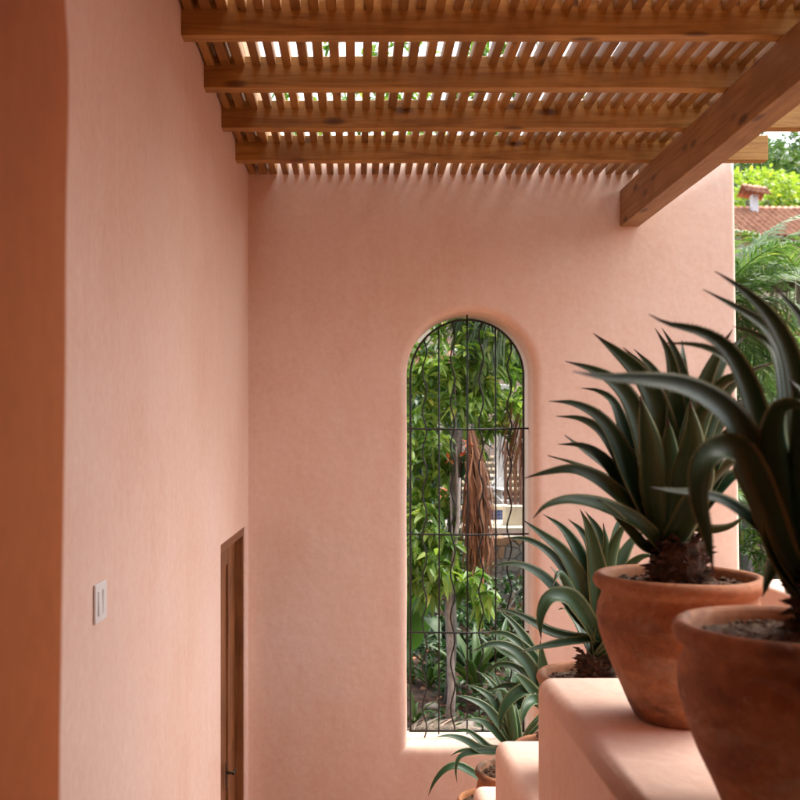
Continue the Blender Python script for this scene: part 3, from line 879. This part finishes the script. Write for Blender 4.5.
def rockwall(name, lo, hi, m, label, cat):
    o = box(name, lo, hi, m, None, .02); return tag(o, label, cat)
rockwall('stone_wall', (-3, 12.8, CZ-2.4), (4.55, 13.12, CZ-1.25), M['stone'], 'rough fieldstone retaining wall behind the shrub, seen through the lower right of the arched window', 'wall')
root = empty('swimming_pool', (1.5, 15, CZ-1.2), 'raised blue tiled pool edge with cream coping beyond the garden', 'pool')
box('tile_band', (-1.5, 15.0, CZ-1.24), (2.26, 15.1, CZ-1.05), M['bluetile'], root)
box('coping', (-1.55, 14.93, CZ-1.046), (2.3, 15.35, CZ-.985), M['cream'], root, .012)
box('coping', (-1.55, 13.6, CZ-1.26), (2.3, 14.90, CZ-1.19), M['cream'], root, .01)
box('water', (-1.5, 15.36, CZ-1.24), (2.26, 17.6, CZ-1.05), M['water'], root)
o = box('cream_pillar', (2.06, 13.9, CZ-1.24), (2.33, 14.17, CZ-.92), M['cream'], None, .012); tag(o, 'squat cream block pillar at the right end of the pool edge', 'pillar')
# steps
bm = bmesh.new()
for k in range(7): box_bm(bm, (2.1, 20+.33*k, CZ-1.26), (3.4, 20.33+.33*k-.002, CZ-1.24+.125*(k+1)-.03))
o = from_bm('garden_steps', bm, M['dark'], None, False)
o.data.materials[0] = plain('dark_riser', (.13,.115,.10), .9, 0, .2, 5)
root_s = o; tag(o, 'distant garden steps with pale treads rising behind the pool', 'stairs')
bm = bmesh.new()
for k in range(7): box_bm(bm, (2.08, 19.97+.33*k, CZ-1.24+.125*(k+1)-.028), (3.42, 20.31+.33*k, CZ-1.24+.125*(k+1)+.012))
from_bm('treads', bm, M['cream'], root_s, False)
# column
root = empty('stone_column', (2.75, 19.2, CZ-1.25), 'pale grey fluted stone column beyond the garden, right of the tree', 'column')
mb = MB(); n = 40; c0 = Vector((2.75, 19.2, CZ-1.25)); 
for h in (0, 2.2):
    for j in range(n):
        a = 2*math.pi*j/n; r = .105*(1-.06*(j % 4 < 2)); mb.v.append(c0+Vector((r*math.cos(a), r*math.sin(a), h)))
for j in range(n): mb.f.append((j, (j+1)%n, n+(j+1)%n, n+j))
mb.build('shaft', M['greystone'], root, False)
box('capital', (2.6, 19.05, CZ+.952), (2.9, 19.35, CZ+1.06), M['greystone'], root, .02); box('base', (2.6, 19.05, CZ-1.25), (2.9, 19.35, CZ-1.14), M['greystone'], root, .02)
# gate
root = empty('wooden_fence', (2.75, 17, CZ-1.2), 'red brown vertical slat fence at the right of the arched window view', 'fence')
for k in range(8):
    box('picket', (2.5+.085*k, 17, CZ-1.2), (2.5+.085*k+.055, 17.03, CZ-.02), M['gate'], root, .004)
for z in (-.95, -.25): box('rail', (2.48, 17.032, CZ+z), (3.2, 17.07, CZ+z+.07), M['gate'], root, .004)
# lounge chair
root = empty('garden_chair', (2.45, 16.8, CZ-1.2), 'white metal reclining garden chair in front of the distant steps', 'chair')
q = Vector((2.45, 18.8, CZ-1.22))
for s in (0, .5):
    mb = MB()
    tube(mb, [q+Vector((-.25,s,.75)), q+Vector((.0,s,.32)), q+Vector((.35,s,.28))], .018, 6)
    tube(mb, [q+Vector((-.1,s,0)), q+Vector((.25,s,.52)), q+Vector((-.05,s,.55))], .018, 6)
    tube(mb, [q+Vector((.32,s,0)), q+Vector((.0,s,.35))], .018, 6)
    mb.build('side_frame', M['white'], root)
mb = MB(); b = 0
mb.v = [q+Vector((-.25,0,.76)), q+Vector((-.25,.5,.76)), q+Vector((0,.5,.335)), q+Vector((0,0,.335)), q+Vector((.35,0,.295)), q+Vector((.35,.5,.295))]
mb.f = [(0,1,2,3), (3,2,5,4)]; o = mb.build('seat', M['white'], root, False); o.modifiers.new('s', 'SOLIDIFY').thickness = .012
# garden pot
root = empty('clay_pot', (1.39, 15.14, CZ-.98), 'small orange clay pot standing on the pool coping left of the palm', 'pot')
mb = MB(); lathe(mb, [(0,0),(.10,0),(.13,.1),(.15,.2),(.165,.205),(.165,.25),(.14,.25),(.13,.18)], Vector((1.39, 15.14, CZ-.984)), 24); mb.build('body', M['orange_pot'], root)
mb = MB()
for _ in range(14): simple_leaf(mb, Vector((1.39, 15.14, CZ-.80)), Vector((random.uniform(-1,1), random.uniform(-1,1), 1.2)), .35, .07)
mb.build('foliage', M['leaf_under'], root, False)
# villa
root = empty('garden_villa', (0, 18, CZ-1.25), 'cream villa with a dark doorway and an orange tiled eave behind the tree', 'building')
bm = bmesh.new()
for lo, hi in (((-3.5,18,-1.24),(.88,18.3,2.0)), ((1.42,18,-1.24),(1.56,18.3,2.0)), ((.882,18,1.12),(1.418,18.3,2.0)), ((-3.5,21,-1.24),(1.56,21.2,2.0)), ((1.562,18,-1.24),(1.6,21.2,2.0))):
    box_bm(bm, (lo[0], lo[1], CZ+lo[2]), (hi[0], hi[1], CZ+hi[2]))
from_bm('wall', bm, M['cream'], root, False)
box('dark_interior', (.88, 18.32, CZ-1.24), (1.42, 18.5, CZ+1.12), M['dark'], root)
def tiles(name, o_, u, v, nu, nv, parent, m=None, r=.09):
    """barrel tiles: u along the eave, v up the slope"""
    mb = MB(); nrm = u.cross(v).normalized()
    if nrm.z < 0: nrm = -nrm
    uu, vv = u/nu, v/nv; sx = 6
    for j in range(nv):
        for e_ in (0, 1):
            for i in range(nu*sx+1):
                ph = (i % sx)/sx; h = abs(math.sin(math.pi*i/sx))*.8
                jit = .012*noise.noise(Vector((i//sx*3.3, j*2.7, 1)))
                mb.v.append(o_+uu*(i/sx)+vv*(j+e_*1.0)+nrm*(r*h+(.035 if e_ == 0 else 0)+jit))
    k = nu*sx+1
    for j in range(nv*2-1):
        for i in range(k-1): mb.f.append((j*k+i, j*k+i+1, (j+1)*k+i+1, (j+1)*k+i))
    ob = mb.build(name, m or M['rooftile'], parent); ob.modifiers.new('s', 'SOLIDIFY').thickness = .03; return ob
tiles('roof', Vector((-3.6, 17.3, CZ+1.25)), Vector((5.3,0,0)), Vector((0,2.2,1.0)), 24, 6, root)

# ------------------------------------------------------------------ garden plants
# the bright leaved tree right behind the window
spots = []
for (px, py, Z, r, n) in [(440,350,9.0,.40,26),(470,345,9.2,.40,24),(422,395,8.9,.25,9),(455,388,9.0,.30,22),(485,385,9.4,.30,18),(422,440,8.8,.26,20),(420,470,8.7,.28,18),(432,500,8.7,.18,12),
                          (425,530,8.6,.30,24),(440,560,8.4,.18,13),(475,590,8.2,.13,6),(492,438,9.3,.16,6),(500,400,9.6,.2,7),(512,350,9.9,.22,12),(520,385,9.9,.16,7),(500,325,9.7,.25,10),(415,320,9.3,.45,16),(470,300,9.4,.5,18),(420,240,9.5,.8,22),(470,200,9.6,.8,22),(400,150,9.6,.9,22),(360,330,9.4,.7,14),(340,70,11,1.0,30),(400,40,11,1.1,40),(460,60,11,1.1,36),(520,90,11,.9,20),(440,585,8.3,.15,6),(420,565,8.5,.2,9)]:
    spots += blob(W(px, py, Z), (r, r, r*.95), n)
tb = W(447, 728, 8.0)
M['leaf_bright'].node_tree.nodes['Principled BSDF'].inputs['Roughness'].default_value = .35
add_tree('leafy_tree', 'slender grey trunked tree with long bright green leaves filling the arched window', 'tree', Vector((tb.x, tb.y, gh(tb.x, tb.y)-.02)), W(457, 478, 8.5), .034, spots, M['leaf_bright'], M['bark'], .16, .055, 12, None, .45, 2)
bd = W(458, 540, 8.3)
# twigs reaching up
# dead skirted palm
pb = Vector((.885, 8.75, 0)); pb.z = gh(pb.x, pb.y)
root = empty('dead_palm', pb, 'short palm trunk hung with long reddish brown dead fronds', 'palm tree')
mb = MB(); P = [pb+Vector((-.085*(1-k/12)**.7+.015*math.sin(k*.8), 0, 2.40*k/12)) for k in range(13)]
tube(mb, P, lambda t: .046+.006*math.sin(t*60), 12); mb.build('trunk', M['bark_dark'], root)
mb = MB()
for k in range(400):
    a = random.uniform(-1.9, 1.4); r0 = .04; r1 = random.uniform(.03, .20); z0 = pb.z+random.uniform(1.9, 2.4); ln = random.uniform(.45, 1.1)
    cx = pb.x+.10; w = random.uniform(.003, .009)
    d = Vector((math.cos(a), math.sin(a), 0)); t = Vector((-d.y, d.x, 0))*w
    p0 = Vector((cx, pb.y, z0))+d*r0; p1 = p0+d*r1*.7+Vector((0,0,-ln*.35)); p2 = p0+d*r1+Vector((random.uniform(-.05,.05),0,-ln*.75)); p3 = p2+Vector((random.uniform(-.06,.06),0,-ln*.25))
    b = len(mb.v); mb.v += [p0-t,p0+t,p1-t,p1+t,p2-t,p2+t,p3]; mb.f += [(b,b+1,b+3,b+2),(b+2,b+3,b+5,b+4),(b+4,b+5,b+6)]
mb.build('dead_fronds', M['dry'], root, False)
root = empty('flowering_plant', W(466,444,8.7), 'orange red flower bracts perched beside the dead palm trunk', 'flower')
mb = MB()
for c_ in ((467,443),(466,453),(449,460)):
    mb = MB()
    for _ in range(8): simple_leaf(mb, W(*c_, 8.6)+rnd3(.012), rnd3(1)+Vector((0,0,.5)), .065, .03, .1)
    mb.build('flower', M['flower'], root, False)
mb = MB()
for c_ in ((467,443),(466,453),(449,460)):
    tube(mb, [W(462,470,8.75), W((c_[0]+462)/2, c_[1]+12, 8.7), W(*c_, 8.6)], .006, 5)
mb.build('stalk', M['leaf_under'], root)
# grey palm at window right
pc = Vector((1.72, 9.2, CZ+1.22)); pbase = Vector((1.82, 9.2, gh(1.82, 9.2)))
root = empty('grey_palm', pbase, 'grey green palm with hanging fronds at the right edge of the arched window', 'palm tree')
mb = MB(); tube(mb, [pbase, pbase.lerp(pc, .5), pc], lambda t: .11-.02*t, 10); mb.build('trunk', M['bark_dark'], root)
mb = MB()
for az, el, dr in ((175,40,150),(190,25,140),(200,5,100),(180,-10,80),(210,-10,80),(180,30,120),(195,10,105),(165,50,130),(210,45,120),(150,20,110),(230,30,100),(120,50,90),(60,50,90),(0,40,90),(300,40,90),(270,60,100),(188,-20,70)):
    frond(mb, pc, R(az), R(el), 1.15, R(dr), .42, .02, 40, .9)
mb.build('fronds', M['leaf_greypalm'], root, False)
mb = MB()
for _ in range(60):
    a = random.uniform(2.4, 4.2); d = Vector((math.cos(a), math.sin(a)*.6, 0)); p0 = pc+d*random.uniform(.05, .35)+Vector((0,0,random.uniform(-.85,-1.2))); ln = random.uniform(.35, .8)
    t = Vector((-d.y, d.x, 0))*random.uniform(.008, .018); p1 = p0+d*.08+Vector((0,0,-ln*.5)); p2 = p0+d*.1+Vector((random.uniform(-.08,.08),0,-ln)); b = len(mb.v)
    mb.v += [p0-t,p0+t,p1-t,p1+t,p2]; mb.f += [(b,b+1,b+3,b+2),(b+2,b+3,b+4)]
mb.build('dry_skirt', M['dry'], root, False)

# shrubs
def shrub(c, r, n, m, L_, w, label, name='garden_shrub', group=None, per=8):
    root = empty(name, Vector((c.x, c.y, gh(c.x, c.y))), label, 'shrub', group)
    mb = MB()
    sp_ = blob(c, r, n)
    for s_ in sp_: whorl(mb, s_, Vector((0,-.3,1)), per, L_, w, 1., .3)
    mb.build('foliage', m, root, False)
    mb = MB(); g = Vector((c.x, c.y, gh(c.x, c.y)-.02))
    for s_ in random.sample(sp_, min(9, n)): tube(mb, [g+rnd3(.06)*1, g.lerp(s_, .5)+rnd3(.08), s_], .009, 5)
    mb.build('stems', M['bark'], root)
shrub(W(505,607,11.6), (.55,.35,.36), 110, M['leaf_dark'], .085, .05, 'dense dark green rounded shrub in front of the stone wall')
shrub(W(470,590,12.2), (.4,.3,.35), 60, M['leaf_dark'], .085, .05, 'dark shrub between the tree trunk and the stone wall')
shrub(W(415,500,11.5), (.5,.5,.75), 80, M['leaf_dark'], .16, .06, 'tall dark leafy bush at the left edge of the window behind the bright tree')
shrub(W(435,440,11.8), (.6,.4,.7), 90, M['leaf_dark'], .17, .065, 'deep green bush filling the gaps behind the bright tree at mid window')
shrub(W(455,390,12.4), (.8,.4,.55), 90, M['leaf_under'], .17, .065, 'loose green bush behind the top of the dead palm')
shrub(W(425,560,11.0), (.4,.4,.35), 60, M['leaf_dark'], .15, .06, 'low dark bush between the banana plant and the bright tree')
shrub(W(438,625,10.6), (.42,.4,.30), 60, M['leaf_dark'], .11, .05, 'dark undergrowth just behind the grey trunk')
shrub(W(418,655,9.6), (.3,.3,.20), 34, M['leaf_dark'], .11, .045, 'small dark shrub at the left edge low in the window')
shrub(W(490,650,10.4), (.4,.3,.25), 50, M['leaf_dark'], .10, .05, 'low shrub under the rounded one, behind the strap leaves')
shrub(W(760,565,9.8), (.5,.4,.4), 70, M['leaf_under'], .2, .03, 'fine leaved bush beyond the low pink wall at the right')
# banana like leaves
def broad(mb, base, tip, w, droop, n=10):
    d = tip-base; mid = base.lerp(tip, .55)+Vector((0,0,droop)); P = catmull([base, mid, tip], n)
    s = d.cross(Vector((0,0,1))).normalized(); s = (s+Vector((0,0,.25))).normalized()
    b = len(mb.v)
    for i, p in enumerate(P):
        u = i/n; ww = w*math.sin(math.pi*min(1, u*.92+.06))**.7*.5
        zg = .02*math.sin(i*2.3)
        ww *= 1-.16*abs(math.sin(i*1.9)); mb.v += [p+s*ww+Vector((0,0,.25*ww+zg)), p, p-s*ww+Vector((0,0,.25*ww-zg))]
    for i in range(n):
        a = b+3*i; mb.f += [(a, a+1, a+4, a+3), (a+1, a+2, a+5, a+4)]
g0 = W(412,690,9.3); g0.z = gh(g0.x, g0.y)
root = empty('banana_plant', g0, 'broad leaved banana like plant left of the grey trunk', 'plant')
mb = MB()
for (a, b_, w, dr) in (((408,640,9.4),(438,612,8.9),.26,.22),((408,620,9.5),(432,590,9.2),.22,.12),((412,650,9.3),(440,640,8.8),.24,.25),((408,640,9.4),(396,600,9.0),.25,.2),((410,630,9.4),(424,575,9.8),.22,.1)):
    broad(mb, W(*a), W(*b_), w, dr)
tube(mb, [g0, W(408,640,9.4)], .03, 8)
mb.build('foliage', M['leaf_banana'], root)
# bromeliads / strap leaved plants
def strap(c, n, Ln, w, label, m, el=(35,80), group=None):
    root = empty('strap_leaved_plant', c, label, 'plant', group); mb = MB()
    for k in range(n):
        free_leaf(mb, c, R(360*k/n+random.uniform(-15,15)), R(random.uniform(*el)), Ln*random.uniform(.7,1.1), R(random.uniform(40,100)), w*random.uniform(.8,1.1), random.uniform(-.4,.4), 12)
    o = mb.build('foliage', m, root); return root
def onground(px, py, Z):
    p = W(px, py, Z); p.z = gh(p.x, p.y)+.01; return p
strap(onground(477,0,8.9), 16, .75, .09, 'large upright strap leaved bromeliad right of the grey trunk', M['leaf_under'], (50,85))
strap(onground(500,0,10.0), 14, .6, .07, 'strap leaved plant under the dark shrub', M['leaf_dark'], (40,80))
strap(onground(415,0,8.2), 14, .34, .035, 'small fern like tuft at the lower left corner of the window', M['leaf_under'], (30,80))
strap(onground(430,0,9.2), 12, .4, .05, 'green tuft on the brown soil left of the trunk', M['leaf_under'], (30,80))
strap(onground(462,0,9.9), 14, .5, .05, 'dark tuft growing just behind the grey trunk', M['leaf_dark'], (40,85))
strap(onground(520,0,8.6), 14, .5, .06, 'leafy tuft hidden behind the potted agaves outside the window', M['leaf_dark'], (40,85))
# low creepers, litter, dry fronds
mb = MB()
for _ in range(900):
    x = random.uniform(.2, 2.8); y = 7.2+5.4*random.random()**1.2
    simple_leaf(mb, Vector((x, y, gh(x, y)+random.uniform(.005,.03))), Vector((random.uniform(-1,1), random.uniform(-1,1), random.uniform(-.1,.35))), random.uniform(.05,.13), random.uniform(.02,.045), .1)
tag(mb.build('leaf_litter', M['dry'], None, False), 'brown dead leaves strewn over the garden soil', 'leaves', kind='stuff')
mb = MB()
for _ in range(620):
    x = random.uniform(.2, 2.8); y = 7.9+4.7*random.random()
    if noise.noise(Vector((x*1.5, y*1.5, 2))) < -.12: continue
    whorl(mb, Vector((x, y, gh(x, y)+.05)), Vector((0,0,1)), 6, .12, .05, .8)
tag(mb.build('ground_cover', M['leaf_dark'], None, False), 'patches of low dark green ground cover on the slope', 'ground cover', kind='stuff')
c_ = onground(418,0,7.75)
root = empty('fallen_frond', c_, 'grey dry palm frond lying at the foot of the window left of the trunk', 'dead frond')
mb = MB()
frond(mb, c_+Vector((-.15,.1,.08)), R(-10), R(12), .65, R(20), .26, .012, 40, .25)
frond(mb, c_+Vector((-.2,-.1,.05)), R(25), R(15), .6, R(25), .26, .012, 40, .25)
mb.build('leaflets', M['dry_pale'], root, False)
for (px, Z, s, lab) in ((468,8.1,.11,'pale rounded rock at the foot of the window right of the trunk'),(495,8.8,.09,'small grey rock among the strap leaves'),(432,8.6,.05,'little rock on the soil left of the trunk')):
    c_ = onground(px,0,Z); bm = bmesh.new(); bmesh.ops.create_icosphere(bm, subdivisions=3, radius=s)
    for v in bm.verts: v.co = Vector((v.co.x*1.3, v.co.y, v.co.z*.75))*(1+.3*noise.noise(v.co*9+c_)) + c_
    tag(from_bm('garden_rock', bm, M['rock']), lab, 'rock', 'rocks on the garden soil')

# ------------------------------------------------------------------ right hand view: palms, houses, hill
def palm(c, tr, specs, lf, label, m=M['leaf_palm'], ln=1.7, w=.03, n=60, sag=.5, extra=None):
    g = Vector((c.x+.1, c.y, gh(c.x, c.y)-.02)); root = empty('feather_palm', g, label, 'palm tree', 'feather palms right of the plaster wall'); mb = MB()
    tube(mb, catmull([g, g.lerp(c, .5)+Vector((.05,0,0)), c], 14), lambda t: tr*(1.1-.25*t)*(1+.06*math.sin(t*90)), 12); mb.build('trunk', M['bark_dark'], root)
    mb = MB()
    for az, el, dr, k in specs: frond(mb, c+rnd3(.03), R(az), R(el), ln*k, R(dr), lf, w, n, sag)
    mb.build('fronds', m, root, False)
    return root
palm(W(716,305,12), .12, [(20,62,45,1.05),(-10,58,60,1),(75,80,30,1.1),(-25,25,60,.9),(10,35,60,.95),(5,8,50,.85),(-60,50,80,1),(50,45,70,1),(110,60,70,1),(150,50,80,1),(200,50,80,1),(250,60,80,1),(300,40,90,.9),(35,15,60,.9),(-5,-15,50,.8),(0,-30,45,.8),(15,-40,30,.8),(-20,-5,60,.9),(25,-10,60,.8),(-40,10,70,.9)], .5, 'feathery green palm whose fronds sweep right beside the edge of the plaster wall')
palm(W(775,520,9.4), .08, [(k*360/15+8, 40+25*math.sin(k*2.1), 80, 1) for k in range(15)], .38, 'low feathery palm behind the nearest potted agave', M['leaf_palm'], 1.15, .022, 46)
palm(W(735,400,13), .11, [(k*360/15+5, 45+30*math.sin(k*1.9), 80, 1) for k in range(15)], .45, 'shorter feathery palm hugging the plaster wall edge below the long fronds', M['leaf_palm'], 1.35, .028, 50)
palm(W(768,395,15), .12, [(k*360/15, 40+25*math.sin(k*1.7), 80, 1) for k in range(15)], .5, 'middle palm between the low wall and the house below the roofs', M['leaf_palm'], 1.6, .03, 50)
palm(W(805,290,17), .12, [(k*360/15+3, 35+30*math.sin(k*1.7), 75, 1) for k in range(15)], .6, 'taller palm at the right edge of the view in front of the tiled roofs', M['leaf_palm'], 2.0, .035, 56)
# pale hanging seed stalks
c_ = W(792,285,11.6)
root = empty('seed_stalks', c_, 'tangle of pale dry palm seed stalks hanging at the right edge', 'seed stalks')
mb = MB()
for _ in range(46):
    a = random.uniform(0, 6.28); d = Vector((math.cos(a), math.sin(a), 0)); q = c_+rnd3(.04)
    tube(mb, catmull([q, q+d*.12+Vector((0,0,.05)), q+d*.2+Vector((0,0,-.15))+rnd3(.05), q+d*.16+Vector((0,0,-.38))+rnd3(.08)], 8), .005, 4)
mb.build('strands', M['dry_pale'], root)
mb = MB(); tube(mb, [c_, c_+Vector((.15,.1,.1)), W(805,300,16.8)], .012, 5); mb.build('stalk', M['dry_pale'], root)

def house(c0, w, d, wall_h, roof_h, label, ov=.5, nu=30):
    root = empty('tiled_house', c0, label, 'house', 'tiled houses on the hillside')
    box('wall', c0+Vector((0,0,-4)), c0+Vector((w, d, wall_h)), M['cream'], root)
    o_ = c0+Vector((-ov, -ov, wall_h-.15))
    tiles('roof', o_, Vector((w+2*ov,0,0)), Vector((0, d/2+ov, roof_h)), nu, 9, root)
    tiles('roof', o_+Vector((0, d+2*ov, 0)), Vector((w+2*ov,0,0)), Vector((0, -d/2-ov, roof_h)), nu, 9, root)
    for k in range(int(w//2.2)):
        x = c0.x+.8+2.2*k; f = box('window', (x, c0.y-.03, c0.z+wall_h-1.9), (x+.9, c0.y+.01, c0.z+wall_h-.8), M['dark'], root)
    return root
p = W(742,232,33); house(Vector((p.x, p.y, p.z-.1-2.4)), 7, 5, 2.4, 1.62, 'upper hillside house with a weathered clay tile roof below the yellow green tree', .5, 36)
p = W(738,332,23); house(Vector((p.x, p.y, p.z-2.4)), 5.5, 4, 2.4, 1.0, 'lower house whose tile roof shows through the palm fronds', .4, 30)
# little chimney cupola on the upper house
cq = W(754,195,35)
root = empty('roof_turret', Vector((cq.x, cq.y, cq.z-1.2)), 'small white turret with its own tiled cap above the upper roof', 'turret')
box('post', (cq.x-.09, cq.y-.12, cq.z-1.2), (cq.x+.11, cq.y+.14, cq.z), M['white'], root)
tiles('roof', cq+Vector((-.40,-.4,0)), Vector((.85,0,-.12)), Vector((0,.42,.36)), 5, 2, root)
tiles('roof', cq+Vector((-.40,.5,0)), Vector((.85,0,-.12)), Vector((0,-.46,.36)), 5, 2, root)

def big_tree(base, h, r, m, label, n, fs, group, cat='tree'):
    root = empty('hillside_tree', base, label, cat, group)
    mb = MB(); top = base+Vector((0,0,h*.55)); tube(mb, [base, base.lerp(top,.5)+rnd3(.2), top], lambda t: r*.09*(1-.4*t), 8)
    lobes = [base+Vector((random.uniform(-.55,.55)*r, random.uniform(-.55,.55)*r, h*random.uniform(.55,.85))) for _ in range(9)]
    for l in lobes[:5]: tube(mb, [top-Vector((0,0,h*.1)), l], r*.03, 5)
    mb.build('trunk', M['bark'], root)
    mb = MB()
    for l in lobes:
        rr_ = r*random.uniform(.36,.56)
        for q in blob(l, (rr_, rr_, rr_*.62), n//9):
            d = (q-l).normalized()+rnd3(.7)
            for _ in range(3): simple_leaf(mb, q+rnd3(fs*.6), d+rnd3(.6), fs*random.uniform(.7,1.4), fs*.55, .2)
    mb.build('crown', m, root, False); return root
G1 = 'trees covering the hillside'
def hb_(px, py, Z, h, r, m, label, n=1300, fs=.42):
    top = W(px, py, Z); b = Vector((top.x, top.y, top.z-h*.95)); b.z = min(b.z, gh(b.x, b.y)-.3) if b.z < gh(b.x, b.y)+.5 else b.z
    hh = (top.z-b.z)
    big_tree(b, hh, r, m, label, n, fs, G1)
hb_(775,172,44,9,4.2,M['leaf_yellow'],'yellow green round tree directly above the upper tiled roof', 1700, .30)
hb_(812,166,47,9,4.4,M['leaf_yellow'],'second yellow green tree at the right edge of the hillside', 1700, .30)
for k, (px, py, Z, lab) in enumerate([(735,152,62,'hillside tree just right of the plaster wall top'),(762,166,60,'dark tree behind the yellow green tree'),(792,163,66,'dark hillside tree at the right below the crest'),(755,151,78,'tree left of the notch of sky on the crest'),(817,134,80,'tall tree on the crest at the right edge'),(728,140,84,'crest tree behind the rafter end'),(700,150,70,'hillside tree hidden behind the plaster wall'),(778,156,90,'distant crest tree under the notch of sky'),(840,150,70,'hillside tree beyond the right frame edge'),(805,150,88,'far crest tree right of the notch')]):
    hb_(px, py, Z, 12, 6.5, M['leaf_hill'], lab, 1500, .45)
# far wooded slope
mb = MB()
for _ in range(9000):
    x = random.uniform(-30, 90); y = random.uniform(50, 130)
    z = gh(x, y)+random.uniform(0, 5)+2.5*noise.noise(Vector((x*.2, y*.2, 0)))
    if x < 10 and random.random() < .6: continue
    for _k in range(2): simple_leaf(mb, Vector((x, y, z))+rnd3(.8), rnd3(1)+Vector((0,-.3,.6)), random.uniform(.7,1.5), .7, .2)
tag(mb.build('far_woodland', M['leaf_hill'], None, False), 'far wooded hillside reading as one green mass', 'woodland', kind='stuff')

# ------------------------------------------------------------------ camera, light
cam = bpy.data.cameras.new('camera'); co = bpy.data.objects.new('camera', cam); col.objects.link(co)
co.location = EYE; co.rotation_euler = (R(90), 0, 0)
cam.lens = 45; cam.sensor_width = 36; cam.shift_x = .05375; cam.shift_y = .05; cam.clip_start = .05; cam.clip_end = 3000
cam.dof.use_dof = True; cam.dof.focus_distance = 4.6; cam.dof.aperture_fstop = 5.0
sc.camera = co
SE, SR = 62, 60      # elevation; azimuth clockwise from +Y (towards the right and ahead)
w = bpy.data.worlds.new('World'); sc.world = w; w.use_nodes = True
nt = w.node_tree; bg = nt.nodes['Background']
sky = nt.nodes.new('ShaderNodeTexSky'); sky.sky_type = 'NISHITA'; sky.sun_disc = False
sky.sun_elevation = R(SE); sky.sun_rotation = R(SR); sky.air_density = 1.0; sky.dust_density = 5.0; sky.ozone_density = .6
hs = nt.nodes.new('ShaderNodeHueSaturation'); hs.inputs['Saturation'].default_value = .45
L(nt, sky.outputs[0], hs.inputs['Color']); L(nt, hs.outputs[0], bg.inputs['Color']); bg.inputs['Strength'].default_value = .15
sl = bpy.data.lights.new('sun', 'SUN'); sl.energy = 1.1; sl.angle = R(35); sl.color = (1, .95, .87)
so = bpy.data.objects.new('sun', sl); col.objects.link(so)
d = Vector((math.sin(R(SR))*math.cos(R(SE)), math.cos(R(SR))*math.cos(R(SE)), math.sin(R(SE))))
so.rotation_euler = d.to_track_quat('Z', 'Y').to_euler()
vs = sc.view_settings; vs.view_transform = 'Standard'; vs.look = 'None'; vs.gamma = 1; vs.use_curve_mapping = False; vs.exposure = 2.1
sc.cycles.max_bounces = 12; sc.cycles.diffuse_bounces = 8
